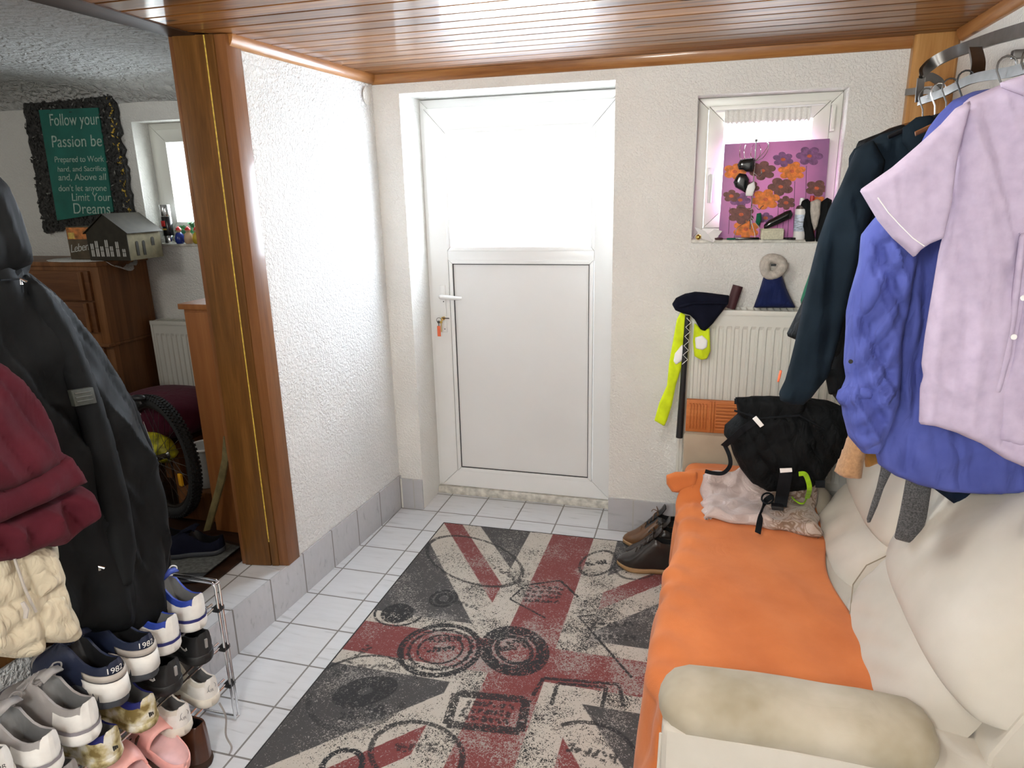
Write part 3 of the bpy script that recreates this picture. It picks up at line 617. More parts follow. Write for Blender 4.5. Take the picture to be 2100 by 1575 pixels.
def cloth(name, poly, to3d, thick, mat_, parent=None, h=.010, edge=.06, fold=None, both=.6, tmin=.006, smoothn=0, shape=None):
    """stuffed cloth: poly in plane coordinates (a, b); to3d(a, b, n) gives the point n metres off the plane.
    thick: full thickness reached `edge` metres in from the outline; fold(a, b, d) shifts the middle sheet"""
    P = smooth_poly(poly, smoothn) if smoothn else np.array(poly, float)
    lo, hi = P.min(0), P.max(0); nx = max(2, int((hi[0]-lo[0])/h)+1); ny = max(2, int((hi[1]-lo[1])/h)+1)
    GX, GY = np.meshgrid(np.linspace(lo[0]-h/2, hi[0]+h/2, nx+1), np.linspace(lo[1]-h/2, hi[1]+h/2, ny+1)); G = np.stack([GX.ravel(), GY.ravel()], 1)
    idx = np.arange((nx+1)*(ny+1)).reshape(ny+1, nx+1)
    cc = (G[idx[:-1, :-1]] + G[idx[1:, 1:]])/2; _, _, ins = sd_poly(cc.reshape(-1, 2), P); ins = ins.reshape(ny, nx)
    cnt = np.zeros((ny+1, nx+1), int)
    for dy in (0, 1):
        for dx in (0, 1): cnt[dy:dy+ny, dx:dx+nx] += ins
    cnt = cnt.ravel(); used = cnt > 0; bnd = used & (cnt < 4)
    dist, near, _ = sd_poly(G, P); G[bnd] = near[bnd]; d = np.where(bnd, 0, dist)
    s = np.clip(d/edge, 0, 1); t = thick/2*np.sqrt(np.clip(s*(2-s), 0, 1)) + np.where(bnd, tmin/2, tmin/2)
    if shape is not None: t = t*shape(G[:, 0], G[:, 1], d)
    f = fold(G[:, 0], G[:, 1], d) if fold is not None else np.zeros(len(G))
    ids = np.where(used)[0]; mp = -np.ones(len(G), int); mp[ids] = np.arange(len(ids)); n = len(ids)
    front = [to3d(G[k, 0], G[k, 1], t[k]+f[k]) for k in ids]; back = [to3d(G[k, 0], G[k, 1], -t[k]+f[k]*both) for k in ids]
    F = []
    from collections import Counter
    ec = {}
    for j in range(ny):
        for i in range(nx):
            if not ins[j, i]: continue
            q = [mp[idx[j, i]], mp[idx[j, i+1]], mp[idx[j+1, i+1]], mp[idx[j+1, i]]]
            F.append(tuple(q)); F.append(tuple(n+k for k in q[::-1]))
            for a, b in zip(q, q[1:]+q[:1]):
                if (b, a) in ec: del ec[(b, a)]
                else: ec[(a, b)] = 1
    for a, b in ec: F.append((b, a, n+a, n+b))
    return raw(name, front+back, F, mat_, parent)
def folds(seed, amp, freq=14, tilt=.15, fine=.4, edge=.03, vary=1.0):
    "soft vertical drapery with a little lean, fading at nothing"
    r = np.random.RandomState(seed); ph = r.rand(8)*6.28
    def f(a, b, d):
        u = a + tilt*b + .03*np.sin(b*5+ph[3])*vary
        q = np.sin(u*freq*2*PI*.5+ph[0]+1.2*np.sin(b*3+ph[1])) + .5*np.sin(u*freq*1.7*PI+ph[2]+1.5*np.sin(b*4+ph[4])) + fine*np.sin((a*1.3-b*.9)*freq*3+ph[5]+2*np.sin(b*9+a*7))
        c = 1-np.abs(np.sin(u*freq*.9*PI+ph[6]+1.6*np.sin(b*2.3+ph[7])+.5*np.sin(b*7)))
        q = q + 1.3*c**3 - .9*(1-np.abs(np.sin(u*freq*1.35*PI+ph[2]+1.3*np.sin(b*3.1+ph[5]))))**4
        return amp*q*np.clip(d/edge, .25, 1)
    return f
def planeY(y): return lambda a, b, n: (a, y-n, b)
def planeX(x): return lambda a, b, n: (x+n, a, b)
def px_y(pts, y, xmax=None):
    o = [(lambda q: (q[0] if xmax is None else min(q[0], xmax), q[2]))(at(u, v, 'y', y)) for u, v in pts]; return o
def px_x(pts, x): return [(lambda q: (q[1], q[2]))(at(u, v, 'x', x)) for u, v in pts]
def grid(name, fn, nu, nv, m, parent=None, solid=0, closed_u=False):
    V = [fn(i/nu, j/nv) for j in range(nv+1) for i in range(nu+1)]
    F = [(j*(nu+1)+i, j*(nu+1)+i+1, (j+1)*(nu+1)+i+1, (j+1)*(nu+1)+i) for j in range(nv) for i in range(nu)]
    o = raw(name, V, F, m, parent)
    if solid: s = o.modifiers.new('thick', 'SOLIDIFY'); s.thickness = solid; s.offset = 0
    return o
def ss(x, a, b): t = min(1, max(0, (x-a)/(b-a))); return t*t*(3-2*t)

# ================================================================ SOFA
S = thing('sofa', 'cream velour two-seat sofa with an orange throw along the right wall', 'sofa', (1.75, -1.05, 0))
XF = 1.30
MB().box((XF+.02, -1.60, .05), (2.10, -.40, .30)).build('base', M['sofa'], S, bevel=.02)
MB().box((XF+.01, -1.615, .28), (1.95, -.45, .418)).build('seat', M['sofa'], S, bevel=.045, seg=4)
# near arm: flat side panel with a stuffed roll on top
def arm(yc, sgn, nm, dz=0):
    a = MB().box((XF+.005, yc-.115 if sgn < 0 else yc-.10, .03), (2.20, yc+.070, .475+dz)).build(nm, M['sofa'], S, bevel=.03, seg=3)
    V = []; F = []; n = 28; xs = [0, .004, .015, .035, .07, .14, .22, .30, .38, .46, .52, .56, .585, .60, .607, .61]; L_ = .61
    for i, s in enumerate(xs):
        e = min(1, max(0, 1-((.075-s)/.075)**2 if s < .075 else 1)); e2 = min(1, max(0, 1-((s-(L_-.06))/.06)**2 if s > L_-.06 else 1)); e = math.sqrt(max(.0, e*e2))
        for k in range(n):
            t = 2*PI*k/n; rr = 1 + .012*math.sin(5*t+s*20) + .01*math.sin(s*43)
            V.append((XF-.008+s*1.0, yc-.022 + .098*e*rr*math.cos(t), .482+dz + .010*math.sin(s*5) + .068*e*rr*math.sin(t)))
    for i in range(len(xs)-1):
        for k in range(n): F.append((i*n+k, i*n+(k+1) % n, (i+1)*n+(k+1) % n, (i+1)*n+k))
    raw('arm_roll', V, F, M['sofa_arm'], a)
    MB().tube([(XF+.0, yc-.095, .05), (XF+.0, yc-.105, .25), (XF+.004, yc-.100, .44)], .004, 6).build('piping', M['sofa'], a, smooth=True)
    return a
arm(-1.735, -1, 'armrest'); arm(-.36, 1, 'armrest', -.06)
# back shell and stuffed back cushions
SB = lambda z: 1.835 + (z-.40)*.55       # front line of the back
MB().prism([(1.97, -1.80, .05), (2.222, -1.80, .05), (2.222, -1.80, .97), (2.19, -1.80, .98), (1.99, -1.80, .50)], (0, 1.46, 0)).build('back_shell', M['sofa'], S, bevel=.03, seg=3)
def cushion(nm, y0, y1, z0, z1, puff, out, p=.32, sag=0, m='sofa', wr=.004, seed=1, tilt=0):
    r = np.random.RandomState(seed).rand(4)*6
    def fn(s, t):
        a = abs(2*s-1); c = abs(2*t-1)
        e = (max(0, 1-a**3.2)**p)*(max(0, 1-c**3.0)**p)
        y = y0+(y1-y0)*s + tilt*(t-.5); z = z0+(z1-z0)*t
        w_ = wr*math.sin((y*1.2+z*1.5)*38+r[0]+2*math.sin(z*11+r[1]))*e*(1-c)
        x = min(SB(z) + .10 - (.10+puff)*e + w_ - out*t*e, 2.224)
        return (x, y, z + sag*(1-a**2)*(t-.5))
    return grid(nm, fn, 44, 36, M[m], S)
cushion('lumbar_cushion', -1.72, -1.03, .36, .60, .035, 0, seed=2, wr=.005)
cushion('lumbar_cushion', -1.04, -.42, .36, .60, .035, 0, seed=3, wr=.004)
cushion('back_cushion', -1.79, -1.035, .55, 1.00, .075, .03, seed=5, wr=.002)
cushion('back_cushion', -1.045, -.38, .55, 1.00, .070, .03, seed=7, wr=.003)
MB().tube([(SB(.42)-.02, -1.20, .43), (SB(.47)-.028, -1.11, .48), (SB(.52)-.012, -1.06, .525), (SB(.56)+.03, -1.04, .56)], .0018, 6).build('seam', M['seam'], S, smooth=True)
for x in (1.40, 2.1):
    for y in (-1.78, -.42): MB().lathe([(.02, .0), (.025, .045)], c=(x, y, .0105), n=16).build('foot', M['fascia'], S, smooth=True)

# orange throw: over the seat, over the far arm and down the front
def seat_h(y):
    return .425 + .10*ss(y, -.52, -.40) - .02*ss(y, -.40, -.33)
def throw(s, t):
    # s across: 0 = at the back, 1 = hem in front; t along y
    y = -1.668 + 1.39*t; H = seat_h(y); wv = math.sin(y*23)+.6*math.sin(y*41+1)
    xb = 1.822 + .02*math.sin(t*9) - .03*ss(y, -.55, -.4)
    XF = 1.302 - .045*ss(-y, .75, 1.35)
    top = xb-(XF-.005); r = .05; arc = r*PI/2; fall = .34 + .06*math.sin(t*5) + .0
    if y > -.45: fall = .16
    y0 = y
    Lt = top-r+arc+fall; q = s*Lt
    tuck = .075*max(0, 1-t*12)*ss(q, top-r-.10, top-r+arc*.6)
    if q < top-r: x = xb-q; z = H + .010*math.sin(PI*min(1, q/top))*(1+.3*math.sin(y*9)) ; dz = .002*math.sin(x*31+y*17)
    elif q < top-r+arc: a = (q-top+r)/r; x = xb-(top-r)-r*math.sin(a); z = H-r*(1-math.cos(a)); dz = 0
    else:
        f = q-(top-r+arc); x = XF-.005 - .008*wv*min(1, f/.15) - .06*f; z = H-r-f; dz = 0; 
    y -= tuck; k2 = max(0, 1-t*14); x += max(0, 1.297-x)*k2 - (.055*ss(H-r-z, .10, .26)*k2 if z < H-r else 0)
    x += .006*math.sin(y*34+3*math.sin(y*11))*ss(XF+.12-x, 0, .10); z += .004*math.sin(y*47+x*30)*ss(XF+.15-x, 0, .12)*(1 if z > H-.04 else 0)
    x -= .010*math.exp(-((z-H+.03)/.05)**2)*math.sin(y*13+2)
    return (x, y + .010*math.sin(z*20)*(1 if z < H-.05 else 0), z+dz+.004)
def throw2(s, t): return throw(s, t)
T = grid('throw_blanket', throw2, 110, 130, M['throw'], None, .006)
tag(T, 'orange fleece throw spread over the sofa seat and hanging down its front', 'blanket')
# turned-up corner at the far arm
o = cloth('corner_flap', px_y([(1366, 975), (1385, 968), (1430, 968), (1430, 1000), (1390, 1010), (1378, 1008), (1367, 992)], -.44), planeY(-.44), .03, M['throw'], None, .006, .02, None); o.parent = T

# folded patterned cloth lying under the backpack
def damask():
    m, nt, b = base('damask_satin', (.5, .4, .36), .38); L = nt.links; co = coords(nt, (1, 1, 1))
    wv = nd(nt, 'ShaderNodeTexNoise'); wv.inputs['Scale'].default_value = 11; wv.inputs['Detail'].default_value = 1; wv.inputs['Distortion'].default_value = 2.4; L.new(co, wv.inputs[0])
    c = ramp(nt, [(.44, (.46, .36, .30)), (.47, (.24, .15, .10)), (.52, (.24, .15, .10)), (.55, (.50, .40, .34)), (.60, (.50, .40, .34)), (.62, (.30, .20, .14)), (.66, (.30, .20, .14)), (.68, (.47, .37, .33))], wv.outputs[0])
    sp = nd(nt, 'ShaderNodeSeparateXYZ'); L.new(coords(nt), sp.inputs[0]); g = nd(nt, 'ShaderNodeMapRange'); g.inputs[1].default_value = 1.56; g.inputs[2].default_value = 1.66; L.new(sp.outputs[0], g.inputs[0])
    mx = nd(nt, 'ShaderNodeMix', data_type='RGBA'); L.new(g.outputs[0], mx.inputs[0]); mx.inputs[6].default_value = (.50, .40, .37, 1); L.new(c, mx.inputs[7]); L.new(mx.outputs[2], b.inputs['Base Color']); b.inputs['Sheen Weight'].default_value = .3
    n = nd(nt, 'ShaderNodeTexNoise'); n.inputs['Scale'].default_value = 14; n.inputs['Detail'].default_value = 3; n.inputs['Distortion'].default_value = 1.5; L.new(co, n.inputs[0])
    bp = nd(nt, 'ShaderNodeBump'); bp.inputs['Strength'].default_value = .5; bp.inputs['Distance'].default_value = .02; L.new(n.outputs[0], bp.inputs['Height']); L.new(bp.outputs[0], b.inputs['Normal']); return m
M['damask'] = damask()
qa = [at(1443, 1052, 'z', .47), at(1688, 1090, 'z', .47), at(1668, 985, 'z', .50), at(1440, 950, 'z', .58)]
def cl(s, t, k=0):
    p = (1-s)*(1-t)*qa[0] + s*(1-t)*qa[1] + s*t*qa[2] + (1-s)*t*qa[3]
    y = p[1] + .008*math.sin(s*19); w_ = .006*math.sin(s*14+t*9)+.004*math.sin(s*31-t*17)
    e = min(1, min(s, 1-s, t, 1-t)*14)
    return (min(p[0] + .006*math.sin(t*21), 1.842), y, max(seat_h(y), .425) + .016 + k*.014*(.4+.6*e) + (w_+.012)*e*(k > 0))
o = grid('folded_cloth', lambda s, t: cl(s, t, 2), 60, 50, M['damask']); s_ = o.modifiers.new('t', 'SOLIDIFY'); s_.thickness = .026; s_.offset = -1
tag(o, 'folded shiny beige patterned cloth on the orange throw under the black backpack', 'cloth')
# ================================================================ RADIATORS
def radiator(nm, label, x0, x1, z0, z1, yb, yf, pitch=.0333):
    R_ = thing(nm, label, 'radiator', ((x0+x1)/2, (yb+yf)/2, z0))
    # fluted front sheet
    V = []; F = []; n = int((x1-x0-.03)/pitch)
    xs = []
    for i in range(n):
        a = x0+.015+i*pitch
        xs += [(a, 0), (a+pitch*.30, 0), (a+pitch*.42, .006), (a+pitch*.88, .006)]
    xs.append((x0+.015+n*pitch, 0))
    zs = [(z0+.02, 0), (z0+.055, 0), (z0+.07, 1), (z1-.085, 1), (z1-.070, 0), (z1-.02, 0)]
    for z, k in zs:
        for x, d in xs: V.append((x, yf+.004+d*k, z))
    m_ = len(xs)
    for j in range(len(zs)-1):
        for i in range(m_-1): F.append((j*m_+i, j*m_+i+1, (j+1)*m_+i+1, (j+1)*m_+i))
    o = raw('front_sheet', V, F, M['radiator'], R_, smooth=False)
    mb = MB().box((x0+.015, yf+.012, z0+.02), (x1-.015, yf+.030, z1-.02)).box((x0+.015, yb-.03, z0+.02), (x1-.015, yb-.01, z1-.02)); mb.build('water_panels', M['radiator'], R_, bevel=.003)
    for xa in (x0, x1-.015): MB().box((xa, yf, z0), (xa+.015, yb-.008, z1-.002)).build('side_cover', M['radiator'], R_, bevel=.003)
    mb = MB().box((x0, yf-.001, z1-.022), (x1, yf+.012, z1)).box((x0, yb-.02, z1-.022), (x1, yb-.008, z1))
    x = x0+.02
    while x < x1-.02: mb.box((x, yf+.01, z1-.006), (x+.004, yb-.018, z1-.001)); x += .028
    mb.build('top_grille', M['radiator'], R_, bevel=.001)
    for xa in (x0+.1, x1-.13): bx('wall_bracket', (xa, yb-.01, z0+.1), (xa+.03, yb, z1-.1), M['radiator'], R_)
    return R_
radiator('radiator', 'white ribbed radiator under the small window, with a cap and boot on it', 1.262, 2.02, .34, 1.168, YW-.001, -.100)
radiator('radiator', 'white ribbed radiator in the dark room behind the bicycle', -1.64, -.98, .40, 1.035, YW-.001, -.085)

# ================================================================ ON AND AROUND THE RIGHT RADIATOR
RT = 1.1685
# navy cap / folded woollen hat on the left corner
hat = [(1378, 624), (1386, 612), (1405, 603), (1425, 599), (1460, 602), (1496, 607), (1494, 622), (1480, 640), (1462, 662), (1445, 678), (1436, 674), (1425, 655), (1415, 646), (1400, 642), (1385, 636)]
Hh = thing('woollen_hat', 'dark navy woollen hat draped over the left corner of the radiator', 'hat', (1.32, -.13, RT))
cloth('hat_body', px_y(hat, -.128), planeY(-.128), .055, M['navy_wool'], Hh, .005, .03, lambda a, b, d: .012*np.clip((b-1.165)/.05, -1.2, 1)*-1+.003*np.sin(a*60+b*40), 1, .006)
o = cloth('fold_seam', px_y([(1392, 628), (1420, 620), (1455, 619), (1492, 621), (1494, 625), (1455, 624), (1420, 625), (1392, 633)], -.165), planeY(-.158), .006, M['navy_wool'], Hh, .004, .004, None)
# dark red roll
t = MB().tube([(1.466, -.052, RT), (1.492, -.045, 1.268)], [.021, .022], 24).build('foam_roll', M['bordeaux'], smooth=True, angle=40)
tag(t, 'short dark red foam roll standing upright on the radiator beside the hat', 'roll')
# blue slipper boot standing on its toe, fleece cuff outwards
Bt = thing('slipper_boot', 'blue velour slipper boot with a fluffy grey cuff standing on the radiator', 'boot', (1.645, -.05, RT))
cloth('boot_shaft', px_y([(1545, 631), (1556, 600), (1566, 568), (1584, 556), (1603, 562), (1612, 590), (1622, 612), (1632, 631)], -.05), planeY(-.05), .085, M['blue_boot'], Bt, .006, .04, folds(4, .004, 20), 1)
V = []; F = []; n1, n2 = 40, 16; c = at(1585, 546, 'y', -.075)
for i in range(n1):
    a = 2*PI*i/n1; w_ = 1+.07*math.sin(3*a+1)
    for k in range(n2):
        b = 2*PI*k/n2; r = .036*w_ + .021*math.cos(b); V.append((c[0]+r*math.cos(a), c[1]-.008-.022*math.sin(b), c[2]+r*math.sin(a)*.98))
for i in range(n1):
    for k in range(n2): F.append((i*n2+k, i*n2+(k+1) % n2, ((i+1) % n1)*n2+(k+1) % n2, ((i+1) % n1)*n2+k))
raw('fleece_cuff', V, F, M['fleece'], Bt)
MB().lathe([(.0, 0), (.018, 0), (.018, .006), (0, .006)], c=(c[0], c[1]+.006, c[2]), n=20, M=Matrix.Rotation(PI/2, 4, 'X')).build('lining', M['fleece'], Bt)
bx('size_tag', (c[0]-.009, c[1]-.006, c[2]+.001), (c[0]+.012, c[1]-.004, c[2]+.010), M['black_plastic'], Bt)
# long black tube (closed umbrella sleeve) hanging at the corner with a zigzag cord
a, b = at(1410, 648, 'y', -.150), at(1393, 897, 'y', -.150)
Um = thing('umbrella_case', 'long black umbrella case with a zigzag grey cord hanging at the radiator corner', 'umbrella case', tuple(b))
MB().tube([a, (a+b)/2, b], [.011, .013, .0155], 20).build('case', M['black_plastic'], Um, smooth=True, angle=40)
zz = [at(1413+(5 if i % 2 else -5)-i*.9, 652+i*9.5, 'y', -.169) for i in range(11)]
MB().tube(zz, .0017, 6).build('cord', M['white_plastic'], Um, smooth=True)
# high visibility bands
def band(nm, label, pts, y, hot, parent=None, wavy=1):
    Bn = thing(nm, label, 'safety band', tuple(at(*pts[0], 'y', y)), 'reflective safety bands')
    cloth('strap', px_y(pts, y), planeY(y), .012, M['hiviz'], Bn, .006, .012, folds(9, .004, 22), 1)
    cloth('reflective_patch', px_y(hot, y-.012), planeY(y-.012), .004, M['reflector'], Bn, .006, .005, folds(9, .002, 22), 1)
    return Bn
band('safety_band', 'long hi-vis yellow safety band hanging left of the black umbrella case', [(1396, 640), (1408, 648), (1404, 700), (1398, 752), (1386, 790), (1378, 830), (1368, 862), (1362, 874), (1342, 862), (1352, 826), (1368, 790), (1372, 745), (1380, 700), (1388, 655)], -.135, [(1384, 725), (1399, 706), (1406, 722), (1398, 740), (1386, 748), (1381, 740)])
band('safety_band', 'looped hi-vis yellow safety band hanging right of the black umbrella case', [(1424, 662), (1440, 676), (1455, 672), (1457, 720), (1450, 735), (1438, 738), (1424, 730), (1421, 700)], -.140, [(1425, 692), (1440, 688), (1451, 698), (1450, 712), (1440, 718), (1427, 714)])
# slatted wooden rail above a padded board
Hb = thing('headboard', 'beige padded board with a carved orange wood rail leaning against the radiator', 'headboard', (1.62, -.17, 0))
x0, x1 = 1.300, 1.86
MB().box((x0, -.185, .628), (x1, -.160, .777)).build('rail_board', M['louvre'], Hb, bevel=.003)
mb = MB()
for i in range(6): mb.box((1.313+i*.0135, -.193, .645), (1.3205+i*.0135, -.183, .762))
mb.build('upright_flutes', M['louvre'], Hb, bevel=.002)
mb = MB().box((1.398, -.195, .632), (1.408, -.184, .775)).box((1.414, -.195, .632), (1.420, -.184, .775)); mb.build('divider', M['louvre'], Hb, bevel=.002)
mb = MB()
for i in range(8): mb.box((1.428, -.194, .645+i*.0155), (1.72, -.183, .6535+i*.0155))
mb.build('cross_flutes', M['louvre'], Hb, bevel=.002)
MB().box((x0-.006, -.215, .30), (x1, -.160, .628)).build('padding', M['beige'], Hb, bevel=.02)

# ================================================================ BACKPACK
YB = -.50
Bp = thing('backpack', 'big black nylon backpack with reflective tabs lying on the patterned cloth', 'backpack', (1.65, YB, .46))
bag = [(1508, 815), (1580, 812), (1652, 815), (1700, 822), (1738, 838), (1742, 890), (1728, 930), (1706, 958), (1688, 985), (1655, 1000), (1612, 1006), (1572, 1004), (1540, 988), (1518, 960), (1503, 930), (1496, 905), (1484, 890), (1486, 872), (1502, 858), (1513, 848)]
fb = folds(12, .009, 16, .5, .5)
cloth('bag_body', px_y(bag, YB), planeY(YB), .20, M['bag'], Bp, .009, .16, lambda a, b, d: fb(a, b, d) + .0, .5)
cloth('front_pocket', px_y([(1545, 868), (1600, 850), (1660, 862), (1680, 900), (1668, 950), (1630, 975), (1580, 970), (1552, 930)], YB-.075), planeY(YB-.065), .09, M['bag'], Bp, .008, .07, folds(5, .004, 18, .4))
cloth('top_flap', px_y([(1510, 816), (1655, 815), (1650, 845), (1600, 872), (1540, 868), (1516, 850)], YB-.06), planeY(YB-.055), .05, M['bag'], Bp, .008, .03, folds(6, .003, 18, .4))
MB().tube([at(1506, 842, 'y', YB-.115), at(1560, 858, 'y', YB-.150), at(1640, 852, 'y', YB-.150), at(1690, 880, 'y', YB-.13)], .004, 6, up=(0, 0, 1)).build('piping', M['strap'], Bp, smooth=True)
def strap(nm, pts, y, w_, m='strap', par=Bp, th=.0025, up=None):
    P = [np.array(at(p[0], p[1], *(('z', p[2]) if p[2] > 0 else ('y', y+p[2])))) for p in pts]      # a positive third value is a height
    # smooth the path
    Q = []
    for i in range(len(P)-1):
        p0, p1, p2, p3 = P[max(i-1, 0)], P[i], P[i+1], P[min(i+2, len(P)-1)]
        for t in np.linspace(0, 1, 7)[:-1]: Q.append(.5*((2*p1)+(-p0+p2)*t+(2*p0-5*p1+4*p2-p3)*t*t+(-p0+3*p1-3*p2+p3)*t**3))
    Q.append(P[-1]); V = []; F = []
    for i, q in enumerate(Q):
        d = Q[min(i+1, len(Q)-1)]-Q[max(i-1, 0)]; d /= np.linalg.norm(d)+1e-9; n_ = np.array(up if up else (0, -1, 0.)); s = np.cross(d, n_); s /= np.linalg.norm(s)+1e-9; nn = np.cross(s, d)
        for a, b in ((-1, -1), (1, -1), (1, 1), (-1, 1)): V.append(q + s*a*w_/2 + nn*b*th/2)
    for i in range(len(Q)-1):
        for k in range(4): F.append((i*4+k, i*4+(k+1) % 4, (i+1)*4+(k+1) % 4, (i+1)*4+k))
    F += [(3, 2, 1, 0), tuple(len(V)-4+k for k in range(4))]
    return raw(nm, V, F, M[m], par, smooth=False)
strap('shoulder_strap', [(1552, 862, -.150), (1522, 882, -.14), (1498, 903, -.10), (1484, 915, -.05)], YB, .024)
strap('shoulder_strap', [(1486, 912, -.05), (1496, 935, -.06), (1497, 955, -.06), (1483, 970, -.05), (1462, 970, -.04), (1446, 966, -.04)], YB, .016)
strap('shoulder_strap', [(1612, 968, -.135), (1607, 1000, -.115), (1603, 1020, -.09), (1600, 1038, .488)], YB, .046, th=.008)
strap('webbing_end', [(1583, 1018, -.06), (1568, 1030, .492), (1560, 1060, .486), (1554, 1093, .458)], YB, .022)
_a = at(1594, 1040, 'z', .49); mb = MB().box((_a[0]-.022, _a[1]-.018, .484), (_a[0]+.022, _a[1]+.018, .500)); mb.build('buckle', M['black_plastic'], Bp, bevel=.004)
MB().tube([at(1574+12*math.cos(a), 1022+11*math.sin(a), 'z', .505) for a in np.linspace(0, 2*PI, 16)[:-1]], .0035, 8, closed=True).build('strap_loop', M['strap'], Bp, smooth=True)
strap('side_tab', [(1682, 985, -.08), (1682, 1000, -.08)], YB, .034)
strap('side_tab', [(1506, 823, -.06), (1513, 823, -.06)], YB, .022)
def patch(pts, y, nm='reflective_tab', par=Bp, m='reflector'):
    q = [Vector(at(u, v, 'y', y)) for u, v in pts]; return MB().prism(q, (0, .004, 0)).build(nm, M[m], par, bevel=.0012)
patch([(1543, 859), (1551, 853), (1567, 872), (1559, 877)], YB-.160)
patch([(1599, 961), (1624, 960), (1625, 968), (1600, 970)], YB-.142)
strap('lime_strap', [(1638, 972, -.125), (1650, 972, -.12), (1657, 985, -.10), (1660, 1003, -.08), (1655, 1022, .488)], YB, .018, 'lime')
strap('lime_strap', [(1655, 1020, .490), (1648, 1032, .486), (1636, 1030, .487), (1624, 1018, .490), (1632, 1008, .497)], YB, .006, 'lime')
for p in ((1527, 975), (1610, 1003)): pass

# ================================================================ BY THE SMALL WINDOW
ZS = 1.463
def painting():
    Pt = thing('canvas_painting', 'pink and violet canvas with orange and brown flowers leaning in the window', 'painting', (1.61, .07, ZS))
    m, nt, b = base('painted_canvas', (.5, .2, .4), .55); L = nt.links; co = coords(nt)
    v = nd(nt, 'ShaderNodeVectorMath', operation='DISTANCE'); mp = nd(nt, 'ShaderNodeMapping'); mp.inputs['Scale'].default_value = (1, 0, .62); L.new(co, mp.inputs[0]); L.new(mp.outputs[0], v.inputs[0]); v.inputs[1].default_value = (1.60, 0, 1.02)
    n = nd(nt, 'ShaderNodeTexNoise'); n.inputs['Scale'].default_value = 14; n.inputs['Detail'].default_value = 3; L.new(co, n.inputs[0])
    ad = nd(nt, 'ShaderNodeMath', operation='MULTIPLY_ADD', i_1=.09); L.new(n.outputs[0], ad.inputs[0]); L.new(v.outputs['Value'], ad.inputs[2])
    L.new(ramp(nt, [(.10, (.78, .26, .62)), (.19, (.62, .22, .50)), (.28, (.34, .15, .33))], ad.outputs[0]), b.inputs['Base Color'])
    bl, br, tl, tr = (1.400, .052, ZS+.001), (1.828, .052, ZS+.001), (1.404, .066, 1.866), (1.824, .066, 1.872)
    e = Vector((0, .018, 0)); MB().prism([bl, br, tr, tl], e).build('canvas', m, Pt, bevel=.002)
    fm = {k: mat('paint_'+k, c, .5, 0, .35, 60, .5, 200) for k, c in {'orange': (.74, .20, .025), 'brown': (.16, .055, .045), 'violet': (.20, .07, .20), 'core': (.55, .10, .03), 'stem': (.10, .03, .08)}.items()}
    def P(u, v_, off):     # pixel on the leaning canvas -> point
        q = at(u, v_, 'y', .050 + .014*0); t = (q[2]-ZS)/.405; q = at(u, v_, 'y', .052+.014*t-off); return Vector(q)
    fl = [(1507, 352, 24, 'orange', 5), (1564, 350, 28, 'brown', 6), (1606, 327, 22, 'violet', 6), (1660, 320, 28, 'violet', 6), (1624, 351, 29, 'orange', 7), (1601, 383, 27, 'brown', 5), (1675, 386, 24, 'brown', 5), (1570, 409, 30, 'orange', 6), (1612, 416, 20, 'brown', 6), (1518, 410, 22, 'violet', 5), (1500, 402, 18, 'brown', 5), (1520, 440, 28, 'brown', 6), (1540, 384, 18, 'brown', 5), (1570, 447, 16, 'violet', 5), (1530, 470, 28, 'orange', 6), (1680, 412, 14, 'orange', 5)]
    for i, (u, v_, r, k, npet) in enumerate(fl):
        yy = .0012 + .0004*(i % 4); poly = []
        for a in np.linspace(0, 2*PI, 66)[:-1]:
            rr = r*(.62+.38*abs(math.cos(npet*a/2+i))**.6); uu, vv = u+rr*math.cos(a), v_+rr*.72*math.sin(a)
            tt = P(min(max(uu, 1487-(vv-294)*.045), 1700-(vv-284)*.16*0), vv, yy); tt.x = min(max(tt.x, 1.4045), 1.8225); tt.z = max(tt.z, ZS+.004); poly.append(tt)
        f = MB().prism(poly, (0, .0012, 0)).build('flower', fm[k], Pt)
        core = [P(u+5*math.cos(a), v_+3.5*math.sin(a), yy+.0012) for a in np.linspace(0, 2*PI, 14)[:-1]]
        MB().prism(core, (0, .001, 0)).build('flower_core', fm['core'], f)
    mb = MB()
    for u, v0, v1 in ((1654, 340, 460), (1630, 372, 480), (1597, 398, 470), (1497, 425, 480), (1560, 440, 485), (1608, 430, 475), (1515, 425, 478), (1618, 440, 485)):
        mb.tube([P(u, v0, .0008), P(u-3, v1, .0008)], .0011, 5)
    mb.build('stems', fm['stem'], Pt)
    return Pt
painting()
# wire jewellery stand
JS = thing('jewellery_stand', 'silver wire jewellery tree standing before the flower painting', 'stand', tuple(at(1543, 488, 'y', .005)))
yj = .012; top = at(1551, 288, 'y', yj); bot = at(1538, 470, 'y', yj)
MB().tube([bot, top], .0028, 8).build('stem', M['chrome'], JS, smooth=True)
MB().ell(tuple(top), (.006, .006, .006), 12, 8).build('finial', M['steel'], JS, smooth=True)
def curve(P, n=8):
    P = [np.array(p) for p in P]; Q = []
    for i in range(len(P)-1):
        p0, p1, p2, p3 = P[max(i-1, 0)], P[i], P[i+1], P[min(i+2, len(P)-1)]
        for t in np.linspace(0, 1, n+1)[:-1]: Q.append(.5*((2*p1)+(-p0+p2)*t+(2*p0-5*p1+4*p2-p3)*t*t+(-p0+3*p1-3*p2+p3)*t**3))
    return Q + [P[-1]]
A_ = lambda u, v, dy=0: at(u, v, 'y', yj+dy)
